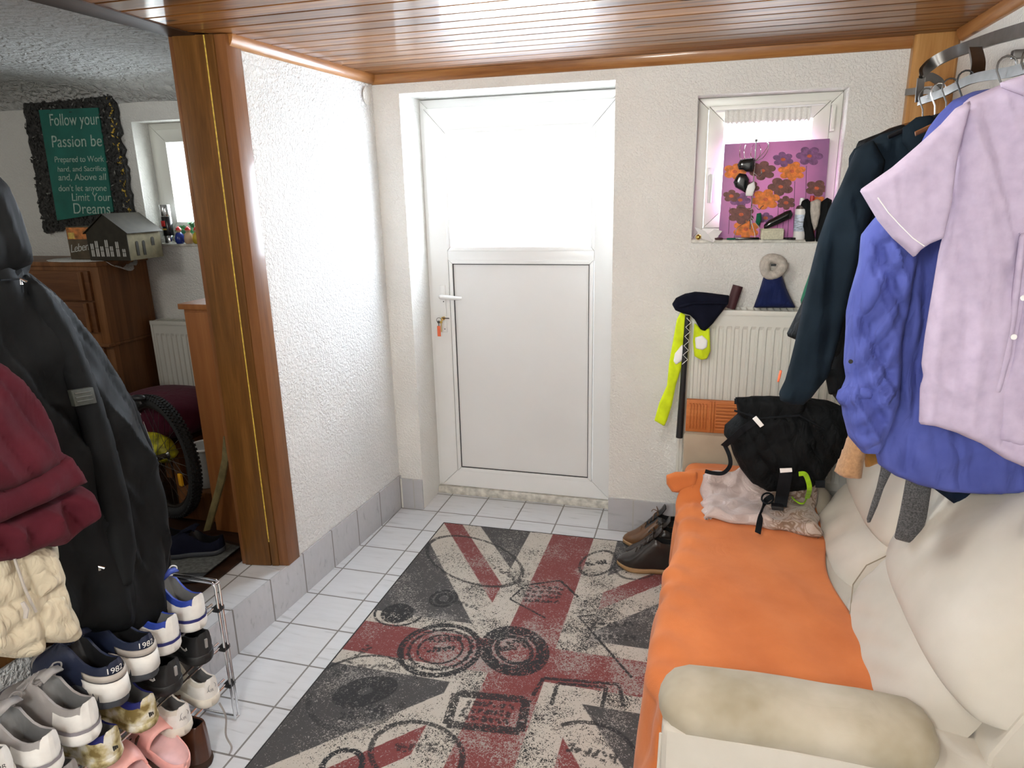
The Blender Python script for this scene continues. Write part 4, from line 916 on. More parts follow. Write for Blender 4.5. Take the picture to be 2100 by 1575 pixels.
for pts in ([(1550, 330), (1564, 324), (1575, 308), (1576, 296), (1570, 288)], [(1550, 330), (1562, 318), (1575, 300), (1572, 292)], [(1549, 330), (1540, 322), (1541, 305), (1545, 297)], [(1549, 330), (1558, 320), (1560, 305), (1557, 297)], [(1549, 332), (1530, 330), (1526, 310), (1529, 297)], [(1549, 332), (1520, 326), (1517, 308), (1519, 297)]):
    MB().tube(curve([A_(u, v, .012*math.sin(u)) for u, v in pts]), .0014, 6).build('hook_arm', M['chrome'], JS, smooth=True)
for pts in ([(1546, 420), (1538, 430), (1527, 426), (1510, 424)], [(1546, 420), (1556, 430), (1562, 424), (1566, 422)], [(1541, 446), (1530, 456), (1512, 468), (1505, 489)], [(1541, 446), (1552, 460), (1560, 472), (1561, 490)], [(1540, 450), (1545, 470), (1548, 480), (1548, 490)], [(1545, 352), (1556, 362), (1562, 355), (1560, 346)]):
    MB().tube(curve([A_(u, v, -.01) for u, v in pts]), .0016, 6).build('leg', M['chrome'], JS, smooth=True)
def blob(nm, label, cat, pts, y, th, m, group=None, h=.004, f=None):
    o = cloth(nm, px_y(pts, y), planeY(y), th, M[m], None, h, min(.02, th), f, 1, .004); return tag(o, label, cat, group)
M['black_gloss'] = mat('black_glossy', (.01, .01, .011), .15, 0, .1)
blob('hair_clip', 'glossy black hair clip hanging highest on the wire jewellery stand', 'hair clip', [(1512, 338), (1518, 328), (1532, 325), (1546, 324), (1548, 340), (1544, 352), (1530, 352), (1524, 348), (1515, 348)], yj-.012, .022, 'black_gloss')
blob('hair_clip', 'glossy black hair clip hanging below the first on the wire jewellery stand', 'hair clip', [(1510, 362), (1516, 355), (1530, 357), (1536, 368), (1534, 384), (1529, 396), (1520, 390), (1508, 384), (1504, 374)], yj-.012, .022, 'black_gloss')
blob('price_tag', 'small white paper tag hanging from the wire jewellery stand', 'tag', [(1536, 378), (1547, 372), (1549, 384), (1543, 402), (1529, 402), (1530, 384)], yj-.016, .003, 'white_plastic')
# open hairbrush / strap things
o = blob('hairbrush', 'black hairbrush leaning diagonally between the stand and spray can', 'hairbrush', [(1566, 462), (1576, 452), (1612, 433), (1622, 430), (1626, 440), (1622, 448), (1600, 458), (1576, 468), (1567, 470)], -.006+.02, .026, 'black_gloss')
o = blob('lighter', 'dark green and black lighter behind the white trinket box', 'lighter', [(1552, 438), (1561, 436), (1562, 452), (1556, 464), (1549, 458)], .008, .016, 'green')
# trinket box
q = at(1559, 494, 'y', -.0); q2 = at(1608, 474, 'y', -.0)
Bx = thing('trinket_box', 'small cream woven trinket box on the window sill', 'box', (q[0], 0, ZS))
M['woven'] = mat('cream_weave', (.60, .58, .44), .8, 0, .15, 120, .8, 160)
MB().box((q[0], -.008, ZS), (q2[0], .035, ZS+.045)).build('box_body', M['woven'], Bx, bevel=.008)
MB().tube([(q[0]+.004, -.009, ZS+.044), (q2[0]-.004, -.009, ZS+.044), (q2[0]-.004, .035, ZS+.044), (q[0]+.004, .035, ZS+.044)], .003, 8, closed=True).build('rim', M['woven'], Bx)
# spray cans
def can(nm, label, x, y, z, r, h, cols, group=None, capr=.8):
    c_ = thing(nm, label, 'spray can', (x, y, z), group)
    MB().lathe([(r*.96, 0), (r, .004), (r, h*.72), (r*.97, h*.74)], c=(x, y, z), n=24).build('body', M[cols[0]], c_, smooth=True, angle=40)
    MB().lathe([(r*.99, h*.20), (r*1.015, h*.205), (r*1.015, h*.60), (r*.99, h*.605)], c=(x, y, z), n=24).build('label_band', M[cols[1]], c_, smooth=True, angle=40)
    MB().lathe([(r*.96, h*.73), (r*.80, h*.80), (r*.45, h*.83)], c=(x, y, z), n=24).build('shoulder', M[cols[2]], c_, smooth=True, angle=40)
    MB().lathe([(r*.42, h*.82), (r*.42, h*.93), (r*.36, h)], c=(x, y, z), n=16).build('nozzle', M[cols[3]], c_, smooth=True, angle=40)
    return c_
M['label_blue'] = mat('pale_blue_label', (.45, .52, .62), .4, 0, .5, 60, 0, 1, 'noise', (1, 1, 4)); M['red'] = mat('red_plastic', (.55, .03, .03), .35, 0, .1)
M['silver_label'] = mat('silver_label', (.6, .6, .6), .3, .6, .2, 80)
p = at(1638, 494, 'y', .01); can('spray_can', 'tall white and silver spray can at the right of the flower painting', p[0], .015, ZS, .024, .172, ('white_plastic', 'label_blue', 'steel', 'white_plastic'))
p = at(1655, 494, 'y', .03); can('spray_can', 'red capped can behind the black gloves on the window sill', p[0]+.006, .036, ZS, .022, .18, ('red', 'red', 'red', 'red'))
# gloves
for nm, label, pts, y, th, m_ in (('glove', 'black knitted glove beside the tall white spray can', [(1644, 412), (1656, 407), (1662, 414), (1662, 440), (1668, 470), (1672, 495), (1652, 496), (1648, 478), (1640, 466), (1641, 450), (1647, 436), (1641, 424)], -.001, .03, 'dark'),
                          ('glove', 'grey felt glove between two black gloves on the window sill', [(1662, 414), (1676, 408), (1684, 412), (1682, 440), (1676, 465), (1670, 474), (1664, 455), (1661, 432)], -.006, .03, 'fleece'),
                          ('glove', 'black glove at the right end of the window sill', [(1684, 414), (1696, 405), (1706, 410), (1705, 440), (1696, 470), (1690, 495), (1672, 496), (1674, 470), (1680, 445)], -.001, .036, 'dark')):
    blob(nm, label, 'glove', pts, y+.01, th, m_, 'gloves on the window sill', .004, folds(3, .003, 40))
# left end: folded card, bauble, small clutter
Cd = thing('folded_card', 'folded white card standing open at the left end of the sill', 'card', (1.33, .0, ZS))
def pp(u, v, y): return Vector(at(u, v, 'y', y))
MB().prism([pp(1424, 466, .03), pp(1446, 474, .03), pp(1463, 497, -.0), pp(1440, 490, -.0)], (0, .0015, .0005)).build('card_leaf', M['white_plastic'], Cd)
MB().prism([pp(1463, 497, -.0), pp(1447, 484, .03), pp(1465, 470, .04), pp(1481, 474, .02)], (0, .0015, .0005)).build('card_leaf', M['white_plastic'], Cd)
g = at(1432, 492, 'y', .0); tag(MB().ell((g[0], .0, ZS+.0125), (.0125,)*3, 16, 10).build('bauble', M['brass'], smooth=True), 'small shiny gold ball at the left end of the sill', 'ball')
sm = [('bottle_cap', 'dark red cap lying beside the folded card', 'cap', 1474, .018, .008, 'bordeaux'), ('tin_lid', 'flat black tin between trinket box and spray can', 'tin', 1621, .026, .009, 'black_gloss'), ('metal_cap', 'small grey metal cap in front of the jewellery stand', 'cap', 1530, .011, .006, 'steel')]
for nm, label, cat, u, r, h, m_ in sm:
    q = at(u, 494, 'y', .0); tag(MB().lathe([(r*.95, 0), (r, h*.3), (r, h*.8), (r*.9, h)], c=(q[0], .0+.012, ZS), n=20).build(nm, M[m_], smooth=True, angle=40), label, cat)
q = at(1490, 494, 'y', 0); tag(MB().box((q[0], -.004, ZS), (q[0]+.035, .008, ZS+.008)).build('marker_pen', M['green'], bevel=.003), 'short green pen lying on the sill near the dark red cap', 'pen')
q = at(1507, 494, 'y', 0); tag(MB().box((q[0], -.005, ZS), (q[0]+.10, .03, ZS+.010)).build('comb', M['black_gloss'], bevel=.003), 'flat black comb lying at the foot of the flower painting', 'comb')

# ================================================================ COAT RACK ON THE RIGHT
R_ = thing('coat_rack', 'brushed steel wall coat rack with a curved arm above the shirts', 'coat rack', (2.23, -1.2, 1.95))
def flatbar(nm, P, wdt, th, m='steel', par=R_, up=(0, 0, 1)):
    P = curve(P, 8); V = []; F = []
    for i, q in enumerate(P):
        d = P[min(i+1, len(P)-1)]-P[max(i-1, 0)]; d = d/(np.linalg.norm(d)+1e-9); u = np.array(up, float); u = u-d*(u@d); u /= np.linalg.norm(u)+1e-9; s = np.cross(d, u)
        for a, b in ((-1, -1), (1, -1), (1, 1), (-1, 1)): V.append(q+u*a*wdt/2+s*b*th/2)
    for i in range(len(P)-1):
        for k in range(4): F.append((i*4+k, i*4+(k+1) % 4, (i+1)*4+(k+1) % 4, (i+1)*4+k))
    F += [(3, 2, 1, 0), tuple(len(V)-4+k for k in range(4))]
    o = raw(nm, V, F, M[m], par); me = o.data; me.set_sharp_from_angle(angle=math.radians(40)); return o
XR = 1.95
a = lambda u, v: at(u, v, 'x', XR)
hb0, hb1 = a(1884, 209), a(1997, 161)
ztop = 2.01
def atz(u, v, z): return at(u, v, 'z', z)
# curved arm: from the hanging corner, up and round to run parallel with the wall
P0 = at(1889, 160, 'x', XR); 
flatbar('curved_arm', [P0+np.array([0, .0, -.004]), at(1893, 148, 'x', XR+.006), at(1912, 130, 'x', 1.985), at(1945, 112, 'x', 2.02), at(1985, 97, 'x', 2.05), at(2040, 78, 'x', 2.06), at(2110, 58, 'x', 2.06), at(2200, 33, 'x', 2.06)], .034, .010)
flatbar('drop_bar', [P0, at(1886, 185, 'x', XR), hb0], .020, .008, up=(1, 0, 0))
flatbar('hanging_bar', [hb0, at(1935, 190, 'x', XR), hb1, at(2080, 146, 'x', XR), at(2160, 118, 'x', XR)], .022, .006)
flatbar('drop_bar', [at(2000, 100, 'x', 2.03), at(2006, 130, 'x', 1.99), at(2002, 160, 'x', XR+.02)], .030, .010, up=(1, 0, 0))
flatbar('wall_arm', [np.array([2.055, YW-.02, 2.03]) + np.array([.02, 0, 0]), at(1886, 186, 'y', -.30), at(1915, 184, 'y', -.55), at(1931, 180, 'y', -.60), at(1929, 170, 'y', -.62), at(1910, 158, 'y', -.64), at(1896, 160, 'y', -.68)], .024, .006)
MB().box((2.215, -1.15, 1.93), (2.234, -1.09, 2.03)).box((2.05, -1.125, 1.975), (2.22, -1.105, 1.995)).build('wall_mount', M['steel'], R_, bevel=.003)
# hangers: hook + shoulder bar
def hanger(label, y, z, half, m='fascia', hook='steel', turn=0, xc=XR):
    h = thing('coat_hanger', label, 'hanger', (xc, y, z), 'hangers on the coat rack')
    pts = [(xc+.018*math.cos(t)+.0, y, z+.020+.018*math.sin(t)) for t in np.linspace(-.6, PI, 9)] + [(xc-.018, y, z+.01), (xc-.004, y, z-.02), (xc, y, z-.055)]
    MB().tube(pts, .0022, 6).build('hook', M[hook], h, smooth=True)
    sh = MB().tube([(xc-half, y-turn*half, z-.055-half*.36), (xc-half*.5, y-turn*half*.5, z-.075), (xc, y, z-.052), (xc+half*.5, y+turn*half*.5, z-.075), (xc+half*.85, y+turn*half, z-.055-half*.30)], [.007, .009, .010, .009, .007], 10, flat=.5).build('shoulder_bar', M[m], h, smooth=True)
    return h
# garments hung on it, farthest first
def bulge(amp): return None
def garment(nm, label, cat, y, body, m, thick, parts=(), seed=1, amp=.012, freq=14, tilt=.1, h=.009, xmax=2.225, edge=.035, hang=None, group=None):
    G = thing(nm, label, cat, tuple(at(*body[0], 'y', y)), group)
    cloth('body', px_y(body, y, xmax), planeY(y), thick, M[m], G, h, edge, folds(seed, amp, freq, tilt), .7, .006)
    for (pn, pts, dy, th, sd, mm, am) in parts:
        cloth(pn, px_y(pts, y+dy, xmax), planeY(y+dy), th, M[mm], G, h*.8, min(edge, .05), folds(sd, am, freq*1.3, tilt), .7, .006)
    return G
ZH = 1.905
hanger('dark wood hanger farthest from the camera under the black down jacket', -.80, 1.915, .17)
hanger('wooden hanger with bright hook under the dark teal jacket', -.92, 1.913, .17, 'dresser', 'chrome')
hanger('thin wire hanger in the middle of the dark jackets', -1.02, 1.912, .15, 'steel')
hanger('black plastic hanger behind the blue shirt', -1.14, 1.914, .16, 'black_plastic', 'black_plastic')
garment('polo_shirt', 'green shirt, a narrow strip of it showing behind the black down jacket', 'shirt', -.80, [(1790, 300), (1860, 265), (1960, 280), (1960, 650), (1800, 690), (1700, 640), (1640, 622), (1650, 590), (1668, 540), (1690, 470)], 'green', .04, seed=2)
garment('down_jacket', 'black padded jacket hanging between the green shirt and the teal jacket', 'jacket', -.94,
        [(1760, 290), (1850, 255), (2000, 300), (2010, 840), (1900, 878), (1800, 878), (1745, 860), (1700, 800), (1690, 720), (1640, 700), (1612, 688), (1640, 630), (1672, 560), (1700, 450)], 'dark', .13, [('pocket', [(1690, 760), (1740, 750), (1745, 800), (1700, 810)], -.055, .02, 4, 'dark', .003)], 3, .010, 10)
Tj = garment('jacket', 'dark teal jacket with one long sleeve hanging toward the radiator', 'jacket', -1.10,
        [(1880, 243), (1852, 262), (1810, 274), (1785, 288), (1752, 305), (1741, 322), (1740, 352), (1722, 395), (1735, 440), (1760, 560), (1740, 700), (1738, 832), (1800, 838), (2010, 830), (2010, 260)], 'teal', .07,
        [('sleeve', [(1790, 286), (1756, 306), (1741, 340), (1722, 385), (1700, 430), (1678, 492), (1663, 552), (1650, 610), (1640, 660), (1628, 712), (1620, 745), (1610, 780), (1597, 806), (1600, 820), (1620, 829), (1645, 832), (1664, 815), (1700, 770), (1720, 700), (1745, 600), (1775, 480), (1800, 400), (1815, 330)], -.05, .075, 8, 'teal', .006),
         ('collar', [(1852, 262), (1880, 240), (1912, 236), (1930, 300), (1880, 330), (1850, 290)], -.07, .03, 3, 'teal', .002)], 6, .010, 9, .15)
cloth('zip_pull', px_y([(1601, 762), (1605, 764), (1602, 778), (1598, 788), (1595, 786), (1598, 772)], -1.19), planeY(-1.17), .004, M['orange_plastic'], Tj, .003, .003, None)
Cn = garment('wool_coat', 'tan woollen coat, its rolled sleeve end showing under the blue shirt', 'coat', -1.19,
        [(1830, 400), (1950, 260), (2100, 300), (2100, 900), (1900, 930), (1850, 928), (1810, 946), (1775, 960), (1768, 900), (1790, 800), (1800, 600)], 'tan_in', .05, [('sleeve', [(1760, 700), (1748, 860), (1736, 905), (1722, 940), (1711, 966), (1722, 974), (1742, 978), (1766, 978), (1772, 940), (1786, 890), (1800, 800), (1800, 700)], -.05, .10, 2, 'tan', .002)], 5, .004)
garment('felt_coat', 'grey felt coat, only its two loose belt ends visible below the blue shirt', 'coat', -1.27,
        [(1850, 420), (1960, 260), (2120, 300), (2120, 940), (1960, 960), (1860, 930)], 'grey_felt', .05, [
         ('belt_end', [(1862, 900), (1908, 900), (1912, 985), (1900, 1060), (1887, 1109), (1862, 1112), (1834, 1104), (1846, 1050), (1858, 985)], -.02, .012, 2, 'grey_felt', .001),
         ('belt_end', [(1812, 900), (1832, 900), (1829, 965), (1812, 1000), (1800, 1035), (1783, 1073), (1776, 1070), (1788, 1030), (1798, 1000), (1806, 965)], -.02, .012, 3, 'grey_felt', .001)], 5, .004)
garment('navy_garment', 'navy garment whose pointed hem tip shows under the blue shirt', 'garment', -1.33,
        [(1880, 420), (1960, 240), (2150, 300), (2150, 960), (2040, 1000), (2020, 1012), (1988, 1048), (1960, 1035), (1910, 998), (1900, 960)], 'navy', .03, seed=9, amp=.004)
def shirt_fold(seed, amp, lines):
    f0 = folds(seed, amp, 15, .22, .45)
    def f(a, b, d):
        q = f0(a, b, d)
        for (ax, az, bx_, bz, wd, k) in lines:
            l = math.hypot(bx_-ax, bz-az); t = ((a-ax)*(bx_-ax)+(b-az)*(bz-az))/l/l; dd = (-(a-ax)*(bz-az)+(b-az)*(bx_-ax))/l
            q = q + k*np.exp(-(dd/wd)**2)*np.exp(-((t-.5)/.6)**4)
        return q
    return f
# blue shirt
yb = -1.44
Bs = thing('blue_shirt', 'crumpled blue long-sleeved shirt hanging behind the lavender shirt', 'shirt', (1.9, yb, 1.85))
body = [(1995, 188), (1955, 205), (1925, 235), (1905, 262), (1870, 330), (1830, 420), (1800, 520), (1785, 700), (1780, 860), (1800, 950), (1835, 974), (1880, 993), (1940, 1007), (2010, 1013), (2080, 1010), (2160, 1000), (2240, 980), (2240, 220), (2100, 170)]
P2 = lambda u, v, y: (at(u, v, 'y', y)[0], at(u, v, 'y', y)[2])
ln = [(*P2(1880, 500, yb), *P2(1850, 850, yb), .010, .014), (*P2(1900, 540, yb), *P2(1865, 900, yb), .008, -.012), (*P2(1835, 960, yb), *P2(2090, 900, yb), .02, .006)]
cloth('body', px_y(body, yb, 2.225), planeY(yb), .045, M['blue'], Bs, .007, .025, shirt_fold(31, .008, ln), .8)
sl = [(1890, 300), (1845, 370), (1800, 440), (1766, 482), (1760, 540), (1744, 600), (1735, 640), (1733, 700), (1730, 745), (1735, 775), (1722, 805), (1717, 822), (1726, 832), (1728, 850), (1740, 895), (1770, 930), (1800, 930), (1822, 890), (1845, 820), (1850, 700), (1880, 540), (1905, 400)]
cloth('sleeve', px_y(sl, yb-.05, 2.2), planeY(yb-.05), .065, M['blue'], Bs, .006, .03, folds(17, .009, 24, .45, .9), .6)
cloth('cuff', px_y([(1722, 806), (1717, 822), (1728, 834), (1760, 822), (1790, 822), (1800, 800), (1770, 790), (1740, 795)], yb-.09), planeY(yb-.07), .03, M['blue'], Bs, .006, .02, folds(4, .006, 30, .6))
q = at(1745, 742, 'y', yb-.09); MB().lathe([(.0, 0), (.005, 0), (.005, .002), (0, .0025)], c=(q[0], q[1]+.004, q[2]), n=12, M=Matrix.Rotation(PI/2, 4, 'X')).build('button', M['black_gloss'], Bs, smooth=True)
hanger('wooden hanger inside the blue shirt', -1.40, 1.905, .16, 'dresser')
# lavender shirt, nearest
yl = -1.60
Ls = thing('lavender_shirt', 'pale lavender short-sleeved shirt, nearest on the coat rack', 'shirt', (1.95, yl, 1.87))
body = [(1975, 212), (1990, 200), (2060, 170), (2120, 150), (2200, 150), (2290, 200), (2300, 940), (2200, 960), (2100, 957), (2060, 940), (2010, 908), (1960, 886), (1915, 873), (1885, 869), (1887, 800), (1893, 770), (1890, 745), (1897, 690), (1912, 600), (1925, 520), (1935, 480), (1942, 420), (1952, 330), (1962, 250)]
ln = [(*P2(2075, 560, yl), *P2(2030, 760, yl), .012, .010), (*P2(2090, 500, yl), *P2(2050, 640, yl), .014, -.010), (*P2(1950, 250, yl), *P2(1955, 400, yl), .010, -.008), (*P2(2000, 350, yl), *P2(1985, 800, yl), .03, .008), (*P2(1892, 770, yl), *P2(1960, 800, yl), .012, .007)]
cloth('body', px_y(body, yl, 2.225), planeY(yl), .05, M['lavender'], Ls, .006, .022, shirt_fold(8, .0050, ln), .8)
sl = [(1992, 205), (1960, 222), (1930, 255), (1880, 300), (1830, 343), (1763, 390), (1778, 415), (1800, 452), (1830, 488), (1855, 510), (1874, 528), (1888, 512), (1906, 500), (1934, 488), (1948, 430), (1962, 350), (1975, 270)]
cloth('sleeve', px_y(sl, yl-.04), planeY(yl-.04), .035, M['lavender'], Ls, .005, .018, shirt_fold(14, .002, [(*P2(1948, 300, yl), *P2(1958, 400, yl), .012, -.010)]), .6)
hem = [Vector(at(u, v, 'y', yl-.0625)) for u, v in ((1800, 405), (1822, 436), (1848, 464), (1872, 488), (1896, 505))]
MB().tube(hem, .0012, 5).build('stitching', M['white_plastic'], Ls)
cloth('collar', px_y([(2056, 168), (2078, 160), (2120, 146), (2200, 140), (2210, 170), (2140, 200), (2090, 182)], yl-.07), planeY(yl-.035), .012, M['lavender'], Ls, .006, .012, None)
cloth('button_placket', px_y([(2105, 480), (2118, 480), (2100, 650), (2085, 740), (2064, 812), (2050, 815), (2066, 730), (2086, 640)], yl-.062), planeY(yl-.030), .006, M['lavender'], Ls, .005, .008, folds(3, .004, 12, .4))
cloth('front_panel', px_y([(2118, 470), (2290, 470), (2290, 930), (2180, 940), (2057, 907), (2056, 812), (2085, 740), (2102, 650)], yl-.04, 2.22), planeY(yl-.022), .016, M['lavender'], Ls, .007, .03, folds(5, .004, 14, .3))
for u, v in ((2079, 691), (2099, 611)):
    q = at(u, v, 'y', yl-.040); MB().lathe([(.0, 0), (.0058, 0), (.0058, .002), (0, .0028)], c=(q[0], q[1]+.001, q[2]), n=14, M=Matrix.Rotation(PI/2, 4, 'X')).build('button', M['white_plastic'], Ls, smooth=True)
hanger('green plastic hanger inside the lavender shirt', -1.58, 1.91, .15, 'green', 'green', 0, 1.99)
hanger('wooden hanger, its end showing above the lavender shirt collar', -1.50, 1.905, .13, 'dresser', 'darkmetal', 0, 1.96)
# ================================================================ THE ROOM ON THE LEFT
ZF = .186
# chest of drawers in two stacked blocks against the far wall
X1 = -1.672; YFr = -.335; X0 = -2.55
Dr = thing('chest_of_drawers', 'cherry veneer chest of drawers in two stacked blocks by the chalk sign', 'chest of drawers', (-2.1, -.15, ZF))
MB().box((X0, YFr, .955), (X1, .0, 1.362)).build('upper_body', M['dresser'], Dr, bevel=.003)
MB().box((X0-.01, YFr-.012, 1.362), (X1+.008, .004, 1.385)).build('top_board', M['dresser'], Dr, bevel=.004)
MB().box((X0+.0, YFr+.02, ZF), (X1-.01, .0, .940)).build('lower_body', M['dresser'], Dr, bevel=.003)
MB().box((X0-.01, YFr-.02, .940), (X1+.003, .0, .955)).build('middle_board', M['dresser'], Dr, bevel=.003)
for z0, z1 in ((1.185, 1.340), (1.015, 1.178)):
    d = MB().box((X0+.06, YFr-.016, z0), (X1-.055, YFr, z1)).build('drawer', M['dresser_front'], Dr, bevel=.003)
    MB().box((X1-.11, YFr-.030, z0+.004), (X1-.085, YFr-.016, z1-.004)).build('grip_strip', M['dresser'], d, bevel=.004)
for z0, z1 in ((.70, .93), (.45, .69), (.21, .44)):
    d = MB().box((X0+.06, YFr+.004, z0), (X1-.06, YFr+.02, z1)).build('drawer', M['dresser_front'], Dr, bevel=.003)
    MB().box((X1-.12, YFr-.010, z0+.01), (X1-.095, YFr+.004, z1-.01)).build('grip_strip', M['dresser'], d, bevel=.004)
# doily
V = []; F = []; n = 72
V.append((-1.86, -.18, 1.3865))
for i in range(n):
    a = 2*PI*i/n; s = abs(math.cos(6*a))**.5; rx = .235+.012*s; ry = .165+.010*s; x = -1.86+rx*math.cos(a); y = -.18+ry*math.sin(a)
    V.append((x, y, 1.3868 if x < X1+.008 else 1.3868-(x-X1-.008)*1.2))
for i in range(n): F.append((0, 1+i, 1+(i+1) % n))
o = raw('lace_doily', V, F, mat('doily', (.62, .62, .60), .9, 0, .3, 160)); s_ = o.modifiers.new('t', 'SOLIDIFY'); s_.thickness = .0015
tag(o, 'white scalloped lace doily under the metal lantern house on the chest', 'doily')
# lantern house of cut sheet metal
Ln = thing('lantern_house', 'dark brass lantern shaped like a gabled house on the chest of drawers', 'lantern', (-1.86, -.20, 1.388))
hy0, hy1, hz = -.290, -.06, 1.389; hx0, hx1 = at(180, 500, 'y', hy0)[0], at(262, 500, 'y', hy0)[0]; he, hr = 1.530, at(210, 440, 'y', hy0)[2]
mtl = mat('lantern_sheet_dark', (.030, .025, .016), .6, .3, .25, 30)
mtl2 = mat('lantern_sheet_pale', (.20, .17, .10), .5, .4, .2, 30)  # same hue as the front sheet but paler, right side wall only
hxm = (hx0+hx1)/2
MB().prism([(hx0, hy0, hz), (hx1, hy0, hz), (hx1, hy0, he), (hxm, hy0, hr), (hx0, hy0, he)], (0, .003, 0)).build('front_gable', mtl, Ln)
MB().prism([(hx0, hy1, hz), (hx1, hy1, hz), (hx1, hy1, he), (hxm, hy1, hr), (hx0, hy1, he)], (0, .003, 0)).build('rear_gable', mtl, Ln)
bx('side_wall', (hx1-.003, hy0+.003, hz), (hx1, hy1, he), mtl2, Ln); bx('side_wall', (hx0, hy0+.003, hz), (hx0+.003, hy1, he), mtl, Ln)
for sgn, xa in ((1, hx1), (-1, hx0)):
    MB().prism([(hxm, hy0-.008, hr+.002), (xa+sgn*.014, hy0-.008, he-.006), (xa+sgn*.014, hy1+.010, he-.006), (hxm, hy1+.010, hr+.002)], (0, 0, .003)).build('roof_slope', mtl, Ln)
pale_mat = mat('pale_grey', (.50, .49, .46), .6, 0, .1)  # plain pale tone for the front arches and the box lettering
def arch(mb, x, z, w_, h, ax='x', c=hy0-.0012):
    P = [(-w_/2, 0), (w_/2, 0)] + [(w_/2*math.cos(t), h-w_/2+w_/2*math.sin(t)) for t in np.linspace(0, PI, 7)]
    if ax == 'x': mb.prism([(x+a, c, z+b) for a, b in P], (0, .001, 0))
    else: mb.prism([(c, x+a, z+b) for a, b in P], (.001, 0, 0))
for i, (x, h) in enumerate([(.10, .07), (.22, .085), (.34, .055), (.47, .09), (.58, .055), (.73, .08), (.88, .04)]):
    mb = MB(); x = hx0+(hx1-hx0)*x
    for dx in (-.0055, .0055):
        arch(mb, x+dx, hz+.020, .0085, h*.5); arch(mb, x+dx, hz+.022+h*.5, .0085, h*.42)
    mb.build('cut_window', pale_mat, Ln)
for y in (hy0+.06, hy0+.105):
    mb = MB(); arch(mb, y, hz+.02, .018, .075, 'y', hx1+.0004); mb.build('cut_window', mtl, Ln)
mb = MB(); arch(mb, hy0+.17, hz+.065, .022, .045, 'y', hx1+.0004); mb.build('cut_window', mtl, Ln)
# paper box with a picture and the word Leben
Lb = thing('gift_box', 'dark box with a small picture and the word Leben beside the lantern', 'box', (-2.07, -.22, 1.388))
bz = 1.389; a0 = at(130, 463, 'y', -.235); a1 = at(192, 459, 'y', -.235)
MB().box((a0[0]+.01, -.235, bz), (a1[0]+.0, -.14, a0[2]-.005)).build('box_body', mat('brown_card', (.085, .060, .035), .6, 0, .3, 20), Lb, bevel=.002)
bx('picture', (a0[0]+.014, -.2362, bz+.105), (a1[0]-.004, -.235, a0[2]-.010), mat('warm_print', (.50, .17, .04), .5, 0, .8, 30), Lb)
bx('picture_inset', (a0[0]+.022, -.2370, bz+.108), (a0[0]+.062, -.2362, bz+.140), mat('yellow_print', (.65, .45, .10), .5, 0, .3, 50), Lb)
text('word', 'Leben', .058, (a0[0]+.016, -.2366, bz+.035), (1, 0, .12), (-.1, 0, 1), pale_mat, Lb, shear=.35, space=.9)
# chalk sign in a shaggy black frame
Sg = thing('chalk_sign', 'green handwritten motto sign in a shaggy black frame on the left wall', 'sign', (-2.03, .0, 1.5))
ys_ = -.012
def wy(u, v, y=ys_): return Vector(at(u, v, 'y', y))
out = [wy(44, 198), wy(229, 188), wy(272, 448), wy(90, 478)]; inn = [wy(82, 226), wy(203, 221), wy(235, 434), wy(120, 452)]
shag = mat('shaggy_black', (.028, .027, .026), .6, 0, .9, 70, .9, 120)
rs = np.random.RandomState(5)
P = []
for i in range(4):
    for t in np.linspace(0, 1, 26)[:-1]:
        q = out[i].lerp(out[(i+1) % 4], t); P.append(q + Vector((rs.randn()*.006, 0, rs.randn()*.006)))
MB().prism(P, (0, .028, 0)).build('frame', shag, Sg)
def shards(count, m_, nm, big=1):
    mb = MB()
    while count > 0:
        u, v = rs.rand(), rs.rand(); q = out[0].lerp(out[1], u).lerp(out[3].lerp(out[2], u), v)
        if .19 < u < .83 and .13 < v < .90: continue
        if m_ is M['gold'] and u < .93: continue
        an = rs.rand()*6.28; l = .012+rs.rand()*.02; w_ = .003+rs.rand()*.006*big; d = Vector((math.cos(an), 0, math.sin(an))); s = Vector((-math.sin(an), 0, math.cos(an)))
        yy = Vector((0, -.002-rs.rand()*.008, 0)); mb.add([q-d*l/2+yy*.2, q+s*w_+yy, q+d*l/2+yy, q-s*w_+yy*.5], [(0, 1, 2, 3)]); count -= 1
    return mb.build(nm, m_, Sg)
shards(900, shag, 'shaggy_scraps')['kind'] = 'stuff'
for a_ in (shards(60, mat('grey_scrap', (.22, .22, .20), .5, 0, .2), 'pale_scraps', .4), shards(55, M['gold'], 'gold_scraps', .5)): a_['kind'] = 'stuff'
inn2 = [p + Vector((0, -.008, 0)) for p in inn]
MB().prism(inn2, (0, .008, 0)).build('green_board', mat('green_board', (.012, .150, .115), .6, 0, .2, 9), Sg)
chalk = mat('chalk', (.42, .55, .48), .9, 0, .3, 120)
rows = [('Follow your', 102, 258, .078, 92, 0.0), ('Passion be', 106, 302, .078, 92, 0.0), ('Prepared to Work', 112, 333, .040, 100, 0), ('hard, and Sacrifice', 118, 352, .034, 100, 0), ('and, Above all', 120, 370, .044, 98, 0), ("don't let anyone", 120, 392, .042, 98, 0), ('Limit Your', 147, 412, .054, 96, 0), ('Dreams', 150, 438, .074, 96, 0)]
ex = (inn[1]-inn[0]).normalized()
for i, (s, u, v, sz, _, _2) in enumerate(rows):
    q = wy(u, v, ys_-.0095); wd = {0: .335, 1: .34, 2: .335, 3: .33, 4: .33, 5: .33, 6: .27, 7: .255}[i]
    o = text('lettering', s, sz, q, ex, (.0, 0, 1), chalk, Sg, .0008, .12)
    xs = [v_.co.x for v_ in o.data.vertices]; k = wd/(max(xs)-min(xs)); o.data.transform(Matrix.Translation(q) @ Matrix.Diagonal((k, 1, 1.12, 1)) @ Matrix.Translation(-q))
